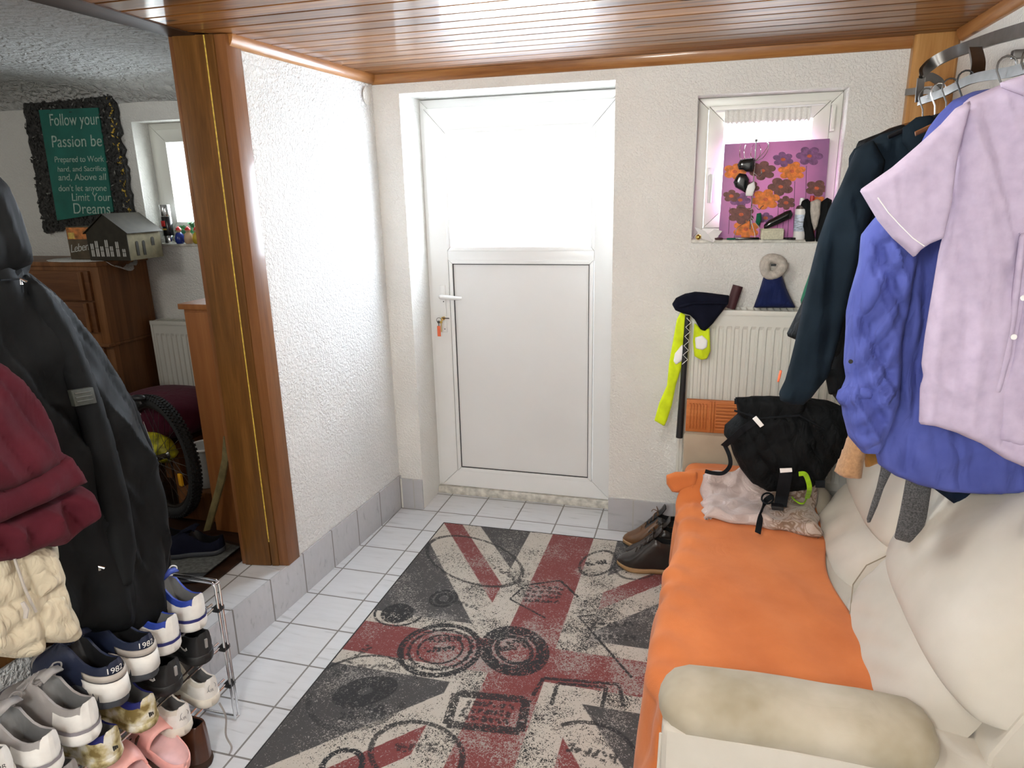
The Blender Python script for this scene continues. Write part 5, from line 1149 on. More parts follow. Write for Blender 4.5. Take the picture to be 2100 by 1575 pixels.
# things in the left window
Sc = thing('spray_can', 'black and silver capped spray can in the window behind the post', 'spray can', (-1.535, .045, 1.452))
for pn, za, zb, rr, mm in (('bottom_band', 0, .042, .0270, 'chrome'), ('body', .042, .145, .0272, 'black_gloss'), ('cap', .147, .208, .0268, 'chrome')):
    MB().lathe([(rr*.97, za), (rr, za+.002), (rr, zb-.002), (rr*.95, zb)], c=(-1.535, .045, 1.452), n=28).build(pn, M[mm], Sc, smooth=True, angle=40)
MB().box((-1.549, .0165, 1.545), (-1.525, .0185, 1.575)).build('red_print', M['red'], Sc); MB().box((-1.545, .0165, 1.525), (-1.522, .0185, 1.533)).build('yellow_print', M['gold'], Sc)
Pl = thing('potted_plant', 'small green leafy plant in the window behind the post', 'plant', (-1.40, .09, 1.452))
M['leaf'] = mat('leaf_green', (.06, .28, .10), .4, 0, .5, 30); M['terracotta'] = mat('small_pot', (.30, .30, .32), .6, 0, .2)
MB().lathe([(.022, 0), (.030, .045), (.031, .048), (.026, .05)], c=(-1.40, .095, 1.452), n=20).build('pot', M['terracotta'], Pl, smooth=True, angle=40)
rs = np.random.RandomState(8)
for i in range(22):
    a = rs.rand()*6.28; e = .3+rs.rand()*.7; l = .05+rs.rand()*.05; p0 = np.array((-1.40, .095, 1.497)); d = np.array((math.cos(a)*1.2, math.sin(a)*.3-.25, e)); d /= np.linalg.norm(d)
    p1 = p0+d*l; p2 = p1 + np.array((d[0], d[1], -.2))*.035; s = np.cross(d, (0, -1, .3)); s /= np.linalg.norm(s)
    MB().add([p0-s*.001, p0+s*.001, p1+s*.010, p2, p1-s*.010, p1+np.array((0, -.003, .003))], [(0, 1, 5), (1, 2, 5), (2, 3, 5), (3, 4, 5), (4, 0, 5)]).build('leaf', M['leaf'], Pl)
M['blue_gloss'] = mat('blue_glaze', (.02, .04, .26), .2, 0, .2); M['peach'] = mat('peach_glaze', (.62, .42, .26), .3, 0, .2); M['yellow'] = mat('yellow_glaze', (.55, .38, .03), .4, 0, .3)
for nm, label, x, cols in (('figurine', 'small blue glazed figurine with red cap in the left window', -1.445, ('blue_gloss', 'red')), ('figurine', 'small peach glazed figurine with red cap in the left window', -1.385, ('peach', 'red')), ('figurine', 'small yellow and red figurine half behind the post', -1.33, ('yellow', 'red'))):
    f = thing(nm, label, 'figurine', (x, .02, 1.452), 'glazed figurines')
    MB().lathe([(.018, 0), (.024, .01), (.025, .03), (.019, .05), (.012, .06)], c=(x, .02, 1.452), n=20).build('body', M[cols[0]], f, smooth=True)
    MB().ell((x, .02, 1.452+.072), (.014, .014, .014), 16, 10).build('head', M['peach'], f, smooth=True)
    MB().lathe([(.016, .0), (.013, .010), (.0, .022)], c=(x, .02, 1.452+.072), n=16).build('cap', M[cols[1]], f, smooth=True)
# orange cabinet behind the post
Cb = thing('cabinet', 'tall orange-brown veneer cabinet behind the post with a bent slat against it', 'cabinet', (-.6, -.4, ZF))
MB().box((-.806, -.762, ZF), (-.445, -.05, 1.232)).build('body', M['beech'], Cb, bevel=.002)
MB().box((-.822, -.778, 1.232), (-.435, -.04, 1.256)).build('top', M['beech'], Cb, bevel=.003)
MB().box((-.800, -.770, ZF+.0), (-.45, -.760, 1.22)).build('door_front', M['beech'], Cb, bevel=.002)
MB().box((-.600, -.7715, ZF), (-.594, -.7700, 1.22)).build('door_gap', M['gasket'], Cb)
o = MB().prism([at(420, 1088, 'y', -.82), at(434, 1085, 'y', -.82), at(463, 985, 'y', -.79), at(471, 940, 'y', -.785), at(463, 893, 'y', -.78), at(461, 893, 'y', -.78), at(458, 940, 'y', -.785), at(446, 995, 'y', -.79)], (0, -.012, 0)).build('bent_slat', mat('pale_bent_wood', (.22, .17, .07), .6, 0, .25, 30), bevel=.002)
tag(o, 'bent pale wooden slat leaning against the orange cabinet', 'slat')
# maroon cushion on a low stool
cu = thing('cushion', 'dark maroon upholstered round cushion behind the bicycle wheel', 'cushion', (-1.27, -.45, .55))
c = at(330, 838, 'y', -.45)
MB().ell((c[0], -.42, .63), (.27, .24, .115), 32, 18, p=.8).build('pad', fabric('plum_cloth', (.075, .010, .024), .85, 600, .2, .2, 6, .4, 10, .15), cu, smooth=True)
st = thing('stool', 'low wooden stool carrying the maroon cushion', 'stool', (-1.27, -.42, ZF))
MB().box((c[0]-.2, -.60, .47), (c[0]+.2, -.24, .515)).build('seat', M['dresser_front'], st, bevel=.006)
for dx in (-.17, .17):
    for dy in (-.57, -.27): MB().box((c[0]+dx-.02, dy-.02, ZF), (c[0]+dx+.02, dy+.02, .47)).build('leg', M['dresser'], st, bevel=.003)
# yellow bag, white bucket, small crate behind the wheel
p = at(330, 925, 'y', -.62)
tag(cloth('plastic_bag', px_y([(285, 880), (320, 882), (345, 905), (362, 935), (345, 950), (300, 930), (280, 910)], -.63), planeY(-.63), .10, mat('yellow_bag', (.45, .42, .02), .4, 0, .6, 25, .4, 30), None, .01, .05, folds(3, .01, 20)), 'crumpled yellow plastic bag seen through the bicycle wheel', 'bag')
bk = thing('bucket', 'pale grey bucket half hidden beside the orange cabinet', 'bucket', (-.93, -.60, ZF))
c = at(412, 905, 'y', -.60)
MB().lathe([(.06, 0), (.075, .14), (.078, .20)], c=(c[0]+.02, -.60, c[2]-.22), n=28).build('body', mat('grey_plastic', (.34, .34, .33), .4), bk, smooth=True, angle=40)
MB().tube([(c[0]+.02+.08*math.cos(t), -.60+.08*math.sin(t), c[2]-.02) for t in np.linspace(0, 2*PI, 28)[:-1]], .006, 8, closed=True).build('rim', M['white_plastic'], bk, smooth=True)
o = MB().box((c[0]-.09, -.70, ZF), (c[0]+.12, -.50, c[2]-.221)).build('wooden_crate', M['dresser'], bevel=.004); tag(o, 'small plain wooden crate under the pale grey bucket', 'crate')

# ---- bicycle, only its knobbly wheel and a bit of fork and bar showing
Bi = thing('bicycle', 'bicycle parked in the dark room, knobbly tyre showing beside the coats', 'bicycle', (-1.1, -.9, ZF))
def wheel(cx, cy, cz, r, ang, nm, par):
    Mw = Matrix.Translation((cx, cy, cz)) @ Matrix.Rotation(ang, 4, 'Z')      # wheel plane contains local x and z
    W_ = bpy.data.objects.new(nm, None); COL.objects.link(W_); W_.parent = par; W_.matrix_parent_inverse = Matrix.Translation(-par.location)
    ty = MB(); n = 72
    ty.tube([Mw @ Vector(((r-.026)*math.cos(2*PI*i/n), 0, (r-.026)*math.sin(2*PI*i/n))) for i in range(n)], .026, 14, closed=True)
    def sub(o): o.parent = W_; o.matrix_parent_inverse = Matrix.Identity(4); return o
    sub(ty.build('tyre', M['black_rubber'], None, smooth=True))
    kb = MB()
    for i in range(92):
        a = 2*PI*i/92
        for off, dy in ((0, -.014), (.5, .0), (0, .014), (.5, -.022), (.5, .022)):
            aa = a + off*2*PI/92; rr = r+.001 - abs(dy)*.35; Mk = Mw @ Matrix.Rotation(-aa, 4, 'Y') @ Matrix.Translation((rr, dy, 0))
            kb.box((-.004, -.0045, -.006), (.005, .0045, .006), Mk)
    o = sub(kb.build('tyre_knobs', M['black_rubber'])); o['kind'] = 'stuff'
    sub(MB().tube([Mw @ Vector(((r-.055)*math.cos(2*PI*i/n), 0, (r-.055)*math.sin(2*PI*i/n))) for i in range(n)], .009, 8, closed=True, flat=1.4).build('rim', M['darkmetal'], None, smooth=True))
    sub(MB().lathe([(.0, -.05), (.008, -.05), (.010, -.035), (.024, -.03), (.014, -.02), (.014, .02), (.024, .03), (.010, .035), (.008, .05), (0, .05)], n=20, M=Mw @ Matrix.Rotation(PI/2, 4, 'X')).build('hub', M['steel'], None, smooth=True, angle=40))
    sp = MB()
    for i in range(32):
        a = 2*PI*i/32; b_ = a + (.9 if i % 2 else -.9); s = .028 if i % 4 < 2 else -.028
        sp.tube([Mw @ Vector((.022*math.cos(b_), s, .022*math.sin(b_))), Mw @ Vector(((r-.06)*math.cos(a), 0, (r-.06)*math.sin(a)))], .0011, 5)
    o = sub(sp.build('spokes', M['steel'])); o['kind'] = 'stuff'
    q = Mw @ Vector((-.17, .012, -.075))
    rf = MB().box((-.014, -.006, -.03), (.014, .006, .03), Matrix.Translation(q) @ Matrix.Rotation(ang, 4, 'Z')).build('spoke_reflector', mat('amber', (.95, .42, .02), .15, 0, .2), None, bevel=.004); sub(rf)
    return W_
WR = .305; WA = math.radians(160); _c = at(331, 937, 'z', ZF+WR+.001); wc = (_c[0], _c[1], ZF+WR+.001)
wheel(*wc, WR, WA, 'rear_wheel', Bi)
u_ = Vector((math.cos(WA), math.sin(WA), 0)); n_ = Vector((-u_.y, u_.x, 0)); wcv = Vector(wc)
BP = lambda a, z, n=0: wcv + u_*a + n_*n + Vector((0, 0, z))
for s in (-1, 1):
    MB().tube([BP(0, 0, .055*s), BP(.20, -.01, .04*s), BP(.42, -.02, .02*s)], .009, 10).build('chain_stay', M['darkmetal'], Bi, smooth=True)
    MB().tube([BP(0, 0, .055*s), BP(.22, .16, .03*s), BP(.455, .30, .015*s)], .008, 10).build('seat_stay', M['darkmetal'], Bi, smooth=True)
MB().tube([BP(.42, -.03), BP(.47, .36)], .016, 14).build('seat_tube', M['darkmetal'], Bi, smooth=True)
MB().ell(tuple(BP(.52, .39)), (.12, .06, .025), 20, 10, Matrix.Rotation(WA, 3, 'Z')).build('saddle', M['black_plastic'], Bi, smooth=True)
MB().tube([BP(.46, .30), BP(.93, .30)], .016, 14).build('top_tube', M['darkmetal'], Bi, smooth=True)
MB().tube([BP(.42, -.02), BP(.93, .22)], .019, 14).build('down_tube', M['darkmetal'], Bi, smooth=True)
MB().tube([BP(.95, .17), BP(.91, .38)], .018, 14).build('head_tube', M['darkmetal'], Bi, smooth=True)
for s in (-1, 1): MB().tube([BP(.95, .17, .03*s), BP(.97, .08, .05*s), BP(1.02, 0, .05*s)], .012, 10).build('fork_leg', M['darkmetal'], Bi, smooth=True)
MB().tube([BP(.93, .40, .26), BP(.90, .42, .08), BP(.90, .42, -.08), BP(.93, .40, -.26)], .011, 12).build('handlebar', M['black_plastic'], Bi, smooth=True)
wheel(*BP(1.02, 0), WR, WA, 'front_wheel', Bi)
lq = at(283, 816, 'y', wc[1]-.03)
MB().ell(tuple(lq), (.045, .022, .016), 18, 10).build('mudguard_lamp', M['black_plastic'], Bi, smooth=True)
MB().tube([lq, lq+np.array([.012, .0, -.03])], .006, 8).build('lamp_bracket', M['steel'], Bi)

# ---- door mat and dark shoes on the raised floor
Mt = thing('shoe_mat', 'dark boot tray with a grey ribbed mat on the raised floor', 'mat', (-.75, -1.1, ZF))
q = [at(497, 1118, 'z', ZF+.004), at(440, 1104, 'z', ZF+.004), at(250, 1080, 'z', ZF+.004), at(300, 1200, 'z', ZF+.004), at(405, 1195, 'z', ZF+.004)]
MB().prism([Vector(p) for p in q][::-1], (0, 0, .006)).build('tray', M['black_plastic'], Mt, bevel=.002)
q2 = [at(492, 1122, 'z', ZF+.011), at(455, 1112, 'z', ZF+.011), at(300, 1120, 'z', ZF+.011), at(330, 1178, 'z', ZF+.011), at(425, 1174, 'z', ZF+.011)]
MB().prism([Vector(p) for p in q2][::-1], (0, 0, .003)).build('grey_mat', mat('grey_mat', (.10, .105, .10), .9, 0, .4, 60), Mt)
# ================================================================ SHOES
def shoe_parts(par, Mx, L=.285, W=.104, sole_h=.030, heel_h=.108, mats=None, boot=0, stripe=None, tab=None, chunky=0, laces='white_plastic', side=1, worn=None):
    """a low shoe pointing along local +x from the heel at 0; Mx places it"""
    mats = mats or {}
    T = lambda p: tuple(Mx @ Vector(p))
    def halfw(t):
        heel = .72*min(1, math.sqrt(max(0, 1-(1-min(t/.14, 1))**2))); ball = .5*W*(.70+.30*math.exp(-((t-.70)/.22)**2))
        if t < .14: return .5*W*.74*math.sqrt(max(.02, 1-(1-t/.14)**2))
        if t > .80: return ball*math.sqrt(max(.01, 1-((t-.80)/.205)**2))
        return .5*W*.74*(1-ss(t, .14, .6)) + ball*ss(t, .14, .6)
    cen = lambda t: side*.006*math.sin(PI*t*1.1)
    ts = [0, .006, .02, .033, .05, .09, .14, .20, .27, .34, .40, .46, .52, .58, .66, .74, .80, .86, .91, .95, .975, .992, 1.0]
    # sole
    V = []; F = []
    for t in ts:
        w_ = halfw(t)+.004; top = sole_h*(1.0+chunky*.25*(t < .4)) + .006*ss(t, .8, 1); lift = .012*ss(t, .78, 1)
        flare = .004 + chunky*.006*(1-ss(t, .0, .5))
        x = t*L - (.006*chunky if t < .02 else 0)
        V += [T((x, cen(t)-w_+.003, lift)), T((x, cen(t)+w_-.003, lift)), T((x, cen(t)+w_+flare*.4, lift+.008)), T((x, cen(t)+w_, top)), T((x, cen(t)+w_-.004, top+.002)), T((x, cen(t)-w_+.004, top+.002)), T((x, cen(t)-w_, top)), T((x, cen(t)-w_-flare*.4, lift+.008))]
    n = 8
    for i in range(len(ts)-1):
        for k in range(n): F.append((i*n+k, (i+1)*n+k, (i+1)*n+(k+1) % n, i*n+(k+1) % n))
    F += [tuple(range(n)), tuple((len(ts)-1)*n+k for k in range(n))[::-1]]
    raw('sole', V, F, M[mats.get('sole', 'white_plastic')], par)
    # a coloured line around the sole
    if stripe:
        V = []; F = []
        for t in ts:
            w_ = halfw(t)+.0052; z = sole_h*(1.0+chunky*.25*(t < .4))+.006*ss(t, .8, 1); x = t*L + (-.0022 if t < .01 else .0022 if t > .99 else 0)
            V += [T((x, cen(t)+w_, z-.001)), T((x, cen(t)+w_-.0015, z+.009)), T((x, cen(t)-w_, z-.001)), T((x, cen(t)-w_+.0015, z+.009))]
        m_ = len(ts)
        for i in range(m_-1):
            F += [(i*4, (i+1)*4, (i+1)*4+1, i*4+1), (i*4+2, i*4+3, (i+1)*4+3, (i+1)*4+2)]
        F += [(0, 1, 3, 2), ((m_-1)*4, (m_-1)*4+2, (m_-1)*4+3, (m_-1)*4+1)]
        raw('sole_stripe', V, F, M[stripe], par)
    H = lambda t: (heel_h + boot) if t < .02 else None
    def top(t):
        if t < .48: return heel_h + .004 - .020*math.sin(PI*min(1, t/.36))*(1 if boot == 0 else .15) + boot*(1-.1*t) + (.022*ss(t, .30, .46))
        return sole_h + .018 + (heel_h+.024-sole_h-.018+boot*.25)*max(0, 1-ss(t, .44, .90))*1.0 + .018*(1-ss(t, .88, 1.0))
    V = []; F = []; mi = []; npf = 15
    for j, t in enumerate(ts):
        w_ = halfw(t)*.995; s = sole_h*.9; h = top(t)-s; x = t*L; op = .034 < t < .45
        if t <= .02: h = h*1.0
        shrink = 1 - (.0 if t > .03 else .0)
        xx = x
        if t < .034: R_ = [(1, 0), (1.04, .35), (.95, .72), (.80, .95), (.64, 1.0), (.5, 1.0), (.25, .99), (0, .99)]
        elif op: R_ = [(1, 0), (1.03, .35), (.90, .78), (.72, 1.0), (.58, .99), (.60, .55), (.62, .12), (0, .08)]
        else: R_ = [(1, 0), (1.03, .35), (.90, .72), (.66, .92), (.50, .965), (.34, .985), (.17, 1.0), (0, 1.0)]
        if t >= .99: R_ = [(a, b*.7) for a, b in R_]
        lean = .012*(1 if t < .05 else 0)
        for a, b in R_: V.append(T((xx + (0.004*b if t < .03 else 0), cen(t)+a*w_, s+b*h)))
        for a, b in R_[-2::-1]: V.append(T((xx + (0.004*b if t < .03 else 0), cen(t)-a*w_, s+b*h)))
    for j in range(len(ts)-1):
        t = (ts[j]+ts[j+1])/2; op = .034 < ts[j] < .45 or .034 < ts[j+1] < .45
        for k in range(npf-1):
            F.append((j*npf+k, j*npf+k+1, (j+1)*npf+k+1, (j+1)*npf+k))
            inner = op and 4 <= k <= 9
            rim = op and k in (2, 3, 10, 11)
            if inner: q = 1
            elif t < .30 and not rim: q = 2
            elif t > .86: q = 4
            elif rim or (.45 < t < .70 and 3 <= k <= 10): q = 3
            else: q = 0
            mi.append(q)
    F.append(tuple(range(npf))); mi.append(2); F.append(tuple((len(ts)-1)*npf+k for k in range(npf))[::-1]); mi.append(4)
    names = [mats.get('upper', 'shoe_white'), mats.get('lining', 'shoe_grey'), mats.get('heel', mats.get('upper', 'shoe_white')), mats.get('collar', mats.get('upper', 'shoe_white')), mats.get('toe', mats.get('upper', 'shoe_white'))]
    raw('upper', V, F, [M[q] for q in names], par, mi=mi).data.set_sharp_from_angle(angle=math.radians(55))
    # tongue
    V = []; w_ = W*.26
    for i in range(6):
        f = i/5; x = L*(.62-.27*f); z = top(.62-.27*f*.6)+.004+.020*f + boot*.5*f
        V += [T((x, cen(.5)-w_*(.6+.4*f), z-.004)), T((x, cen(.5), z+.003)), T((x, cen(.5)+w_*(.6+.4*f), z-.004))]
    F = [(i*3+k, i*3+k+1, (i+1)*3+k+1, (i+1)*3+k) for i in range(5) for k in range(2)]
    o = raw('tongue', V, F, M[mats.get('tongue', mats.get('collar', 'shoe_white'))], par); o.modifiers.new('t', 'SOLIDIFY').thickness = .006
    if laces:
        mb = MB()
        for i in range(5):
            t = .72-.062*i; x = t*L; z = top(t)+.0045; w2 = W*.20
            mb.tube([T((x, cen(t)-w2, z-.005)), T((x-.003, cen(t), z+.004)), T((x-.012, cen(t)+w2, z-.003))], .0026, 6)
            mb.tube([T((x, cen(t)+w2, z-.005)), T((x-.005, cen(t), z+.005)), T((x-.012, cen(t)-w2, z-.003))], .0026, 6)
        x = .45*L; z = top(.46)+.010
        for s in (-1, 1): mb.tube([T(p) for p in curve([(x, 0, z), (x+.006, s*.022, z+.014), (x+.004, s*.040, z+.004), (x-.002, s*.030, z-.006), (x, s*.004, z)], 5)], .0022, 6)
        for s in (-1, 1): mb.tube([T(p) for p in curve([(x, 0, z), (x+.02, s*.025, z-.002), (x+.028, s*.045, z-.022)], 5)], .0022, 6)
        mb.build('laces', M[laces], par)
    return top, halfw, T
for n_, c_ in {'shoe_white': (.74, .72, .68), 'shoe_offwhite': (.66, .62, .54), 'shoe_grey': (.20, .20, .20), 'shoe_navy': (.012, .018, .045), 'shoe_black': (.012, .012, .013), 'shoe_blue': (.02, .05, .32), 'shoe_taupe': (.40, .36, .32), 'shoe_lgrey': (.30, .28, .27), 'shoe_dkgrey': (.045, .05, .06), 'boot_brown': (.075, .026, .012), 'boot_tan': (.12, .055, .02), 'boot_black': (.018, .013, .011), 'gum': (.30, .18, .08), 'pink': (.80, .40, .36), 'pink_in': (.78, .50, .50), 'stripe_navy': (.015, .018, .13), 'stripe_grey': (.22, .20, .22)}.items():
    M[n_] = mat(n_, c_, .3 if 'boot' in n_ else .5, 0, .08, 30, .08, 200)
def muddy():
    m, nt, b = base('muddy_white', (.6, .6, .55), .6); L = nt.links; co = coords(nt)
    n = nd(nt, 'ShaderNodeTexNoise'); n.inputs['Scale'].default_value = 22; n.inputs['Detail'].default_value = 6; L.new(co, n.inputs[0])
    L.new(ramp(nt, [(.40, (.70, .67, .58)), (.50, (.50, .42, .22)), (.60, (.20, .14, .04))], n.outputs[0]), b.inputs['Base Color']); return m
M['muddy'] = muddy()
def place(hx, hy, hz, yaw=0, pitch=14, roll=0):
    "heel bottom centre; the toe points to -x (the wall), raised by pitch degrees"
    return Matrix.Translation((hx, hy, hz)) @ Matrix.Rotation(math.radians(180+yaw), 4, 'Z') @ Matrix.Rotation(math.radians(-pitch), 4, 'Y') @ Matrix.Rotation(math.radians(roll), 4, 'X')
def shoe(label, Mx, cat='shoe', name='sneaker', group=None, **k):
    t = thing(name, label, cat, tuple(Mx.translation), group); f = shoe_parts(t, Mx, **k); return t, f
def heel_text(par, Mx, s, size, z, m_, L=.285, x=-.0045, w_=.03, wrap=1.0):
    o = text('lettering', s, size, (0, 0, 0), (1, 0, 0), (0, 1, 0), M[m_], par, .0012, 0, 1.0, 'CENTER')
    # the heel faces local -x: reading direction is local +y reversed
    for v in o.data.vertices:
        s_, h_, d_ = v.co; a_ = (s_-.013)/.047; k_ = wrap+d_*18*.06
        v.co = Mx @ Vector((.052 - .058*k_*math.cos(a_), -.0385*k_*math.sin(a_)*1.02, z+h_))
    return o
def logo(par, Mx, poly, side, y, L=.285, x0=0, z0=0, m_='shoe_white'):
    MB().prism([Mx @ Vector((x0+a, side*y, z0+b)) for a, b in poly], (Mx.to_3x3() @ Vector((0, side*.002, 0)))).build('side_logo', M[m_], par)
SW = [(0, .004), (.008, -.003), (.020, -.002), (.048, .016), (.020, .004), (.010, .003), (.006, .008), (.003, .012)]
# ---- the chrome rack
Rk = thing('shoe_rack', 'folding chrome wire shoe rack standing along the left step', 'shoe rack', (-.2, -1.95, 0))
def endframe(y):
    fr = MB(); xa, xb = -.092, -.318
    for d in (0, .018): fr.tube([(xa+.0, y+d, .004), (xa, y+d, .505), (xa-.008, y+d, .517), (xb+.008, y+d, .517), (xb, y+d, .505), (xb, y+d, .004)], .0042, 10)
    fr.tube([(xa, y, .006), (xa, y+.018, .006)], .0042, 8); fr.tube([(xa, y, .512), (xa, y+.018, .512)], .0042, 8); fr.tube([(xa, y+.009, .008), (xb, y+.009, .008)], .0042, 10)
    fr.build('end_frame', M['chrome'], Rk, smooth=True, angle=50)
    for z in (.420, .275, .135):
        MB().box((xa-.022, y-.006, z-.007), (xa+.004, y+.024, z+.009)).build('connector', M['black_plastic'], Rk, bevel=.003)
        MB().box((xb-.004, y-.006, z+.012), (xb+.018, y+.024, z+.028)).build('connector', M['black_plastic'], Rk, bevel=.003)
endframe(-1.625); endframe(-2.55)
for z in (.420, .275, .135):
    for x, dz in ((-.108, .004), (-.128, .006), (-.285, .020), (-.305, .022)):
        MB().tube([(x, -1.61, z+dz), (x, -2.54, z+dz)], .0042, 10).build('shelf_tube', M['chrome'], Rk, smooth=True)
    for y in (-1.95, -2.25): MB().tube([(-.108, y, z+.001), (-.305, y, z+.019)], .003, 8).build('cross_wire', M['chrome'], Rk, smooth=True)
# ---- top tier
Z1 = .432; HX = -.052
wb = dict(mats=dict(sole='shoe_white', upper='shoe_white', lining='shoe_grey', collar='shoe_blue', heel='shoe_white', tongue='shoe_blue'), stripe='stripe_navy', L=.275, heel_h=.112, sole_h=.034)
Ma = place(HX, -1.745, Z1+.012, -6, 5); shoe('white sneaker with blue collar at the far end of the top shelf', Ma, group='blue and white sneakers', **wb)
Mb_ = place(HX, -1.853, Z1+.012, -2, 5); t, _ = shoe('white sneaker with blue collar, next to the navy sneaker marked 1982', Mb_, group='blue and white sneakers', **wb)
logo(t, Mb_, SW, 1, .044, x0=.06, z0=.05, m_='stripe_navy'); logo(t, Mb_, SW, -1, .044, x0=.06, z0=.05, m_='stripe_navy')
nv = dict(mats=dict(sole='shoe_dkgrey', upper='shoe_navy', lining='shoe_black', collar='shoe_navy', heel='shoe_navy', tongue='shoe_navy', toe='shoe_taupe'), laces='shoe_navy', L=.29, heel_h=.128, sole_h=.044, chunky=1)
for i, (y, lab) in enumerate(((-1.958, 'navy sneaker marked 1982 beside the blue and white sneakers'), (-2.062, 'navy sneaker marked 1982 beside the grey and white sneakers'))):
    Mx = place(HX+.01, y, Z1+.008, -4, 5); t, _ = shoe(lab, Mx, group='navy running sneakers', **nv)
    for (z0, z1, m_, wd) in ((.082, .098, 'shoe_taupe', 1.03), (.026, .078, 'shoe_white', 1.09)):
        V = []; F = []; n = 16
        for k in range(n+1):
            a = -PI*.62 + PI*1.24*k/n; x = .052 - .060*math.cos(a)*wd*.97; y_ = .039*wd*math.sin(a)*1.05
            V += [Mx @ Vector((x, y_, z0)), Mx @ Vector((x+.002, y_*.98, (z0+z1)/2+.001)), Mx @ Vector((x+.004, y_*.95, z1))]
        for k in range(n): F += [(k*3, (k+1)*3, (k+1)*3+1, k*3+1), (k*3+1, (k+1)*3+1, (k+1)*3+2, k*3+2)]
        o = raw('heel_band', V, F, M[m_], t); o.modifiers.new('t', 'SOLIDIFY').thickness = .003
    heel_text(t, Mx, '1982', .024, .103, 'shoe_white', wrap=.99)
gw = dict(mats=dict(sole='shoe_white', upper='shoe_lgrey', lining='shoe_grey', collar='shoe_lgrey', heel='shoe_white', tongue='shoe_lgrey'), stripe='stripe_grey', laces='shoe_lgrey', L=.285, sole_h=.036, heel_h=.112)
for y, yw, lab in ((-2.160, -2, 'white and grey sneaker beside the navy sneaker marked 1982'), (-2.268, -2, 'white and grey sneaker beside the white air-cushion sneaker')):
    Mx = place(HX+.018, y, Z1-.016, yw, 6); t, _ = shoe(lab, Mx, group='white and grey sneakers', **gw)
    logo(t, Mx, [(0, 0), (.022, .008), (.026, .013), (.004, .005)], -1, .046, x0=.05, z0=.052, m_='stripe_grey')
aw = dict(mats=dict(sole='shoe_white', upper='shoe_white', lining='shoe_grey', collar='shoe_white', heel='shoe_white'), L=.27, sole_h=.034, heel_h=.108)
Mx = place(HX+.01, -2.368, Z1+.03, 0, 5); t, _ = shoe('white sneaker with AIR on the heel at the near end of the top shelf', Mx, group='white air sneakers', **aw)
heel_text(t, Mx, 'AIR', .017, .070, 'shoe_black', x=-.001)
# ---- second tier
Z2 = .292
bk_ = dict(mats=dict(sole='shoe_black', upper='shoe_black', lining='shoe_black', collar='shoe_black', heel='shoe_black'), laces='shoe_black', L=.28, sole_h=.030, heel_h=.105)
for y, yw, lab in ((-1.735, -14, 'black sneaker with a white side mark at the far end of the second shelf'), (-1.865, -6, 'black sneaker in the middle of the second shelf below the blue ones')):
    Mx = place(HX-.01, y, Z2+.022, yw, 5); t, _ = shoe(lab, Mx, group='black sneakers', **bk_)
    logo(t, Mx, SW, -1, .041, x0=.035, z0=.052); logo(t, Mx, SW, 1, .041, x0=.035, z0=.052)
    MB().box((-.002, -.004, .055), (.003, .004, .085), Mx).build('heel_mark', M['shoe_lgrey'], t)
md = dict(mats=dict(sole='muddy', upper='muddy', lining='shoe_grey', collar='stripe_navy', heel='muddy', tongue='stripe_navy'), laces='shoe_offwhite', L=.27, sole_h=.020, heel_h=.100)
for y, yw, lab in ((-1.990, -8, 'muddy white football boot beside the black sneakers'), (-2.112, -4, 'muddy white football boot with three small stripes below the grey sneakers')):
    Mx = place(HX+.012, y, Z2+.010, yw, 6); t, _ = shoe(lab, Mx, 'football boot', 'football_boot', 'muddy football boots', **md)
    mb = MB()
    for sx in (.02, .05, .16, .20, .24):
        for sy in (-.02, .02): mb.lathe([(.006, .004), (.004, -.010)], c=(0, 0, 0), n=8, M=Mx @ Matrix.Translation((sx, sy, 0)))
    o = mb.build('studs', M['gum'], t); o['kind'] = 'stuff'
    for k in range(3):
        MB().prism([Mx @ Vector((-.001, -.006+k*.005, .040)), Mx @ Vector((-.001, -.003+k*.005, .040)), Mx @ Vector((.001, -.003+k*.005, .047+k*.003)), Mx @ Vector((.001, -.006+k*.005, .047+k*.003))], Mx.to_3x3() @ Vector((-.0015, 0, 0))).build('stripe_mark', M['shoe_black'], t)
    MB().prism([Mx @ Vector((.07, -.0445, .036)), Mx @ Vector((.12, -.048, .036)), Mx @ Vector((.12, -.047, .050)), Mx @ Vector((.07, -.0435, .046))], Mx.to_3x3() @ Vector((0, -.002, 0))).build('red_stripe', M['red'], t)
Mx = place(HX+.0, -2.225, Z2-.0, 0, 5); shoe('grey shoe with dark sole below the white and grey sneakers', Mx, name='shoe', mats=dict(sole='shoe_dkgrey', upper='shoe_lgrey', lining='shoe_grey', collar='shoe_lgrey', heel='shoe_lgrey'), laces='shoe_lgrey', L=.28)
Mx = place(HX+.0, -2.345, Z2+.015, 0, 5); t, _ = shoe('white sneaker below the one marked AIR at the near end', Mx, group='white sneakers', **aw)
# ---- third tier
Z3 = .150
for y, yw, lab in ((-1.752, -16, 'white sneaker with AIR on the heel, far end of the lowest shelf'), (-1.872, -12, 'white sneaker with AIR on the heel above the brown boots')):
    Mx = place(HX+.004, y, Z3+.024, yw, 5); t, _ = shoe(lab, Mx, group='white air sneakers', L=.26, W=.094, sole_h=.030, heel_h=.098, mats=dict(sole='shoe_offwhite', upper='shoe_offwhite', lining='shoe_grey', collar='shoe_offwhite', heel='shoe_white'))
    heel_text(t, Mx, 'AIR', .015, .060, 'shoe_grey', x=-.001); 
    o = MB().tube([Mx @ Vector((.004+.0*k, .013*math.cos(a), .068+.013*math.sin(a))) for k, a in enumerate(np.linspace(0, 2*PI, 20)[:-1])], .0007, 5, closed=True).build('oval_badge', M['shoe_grey'], t)
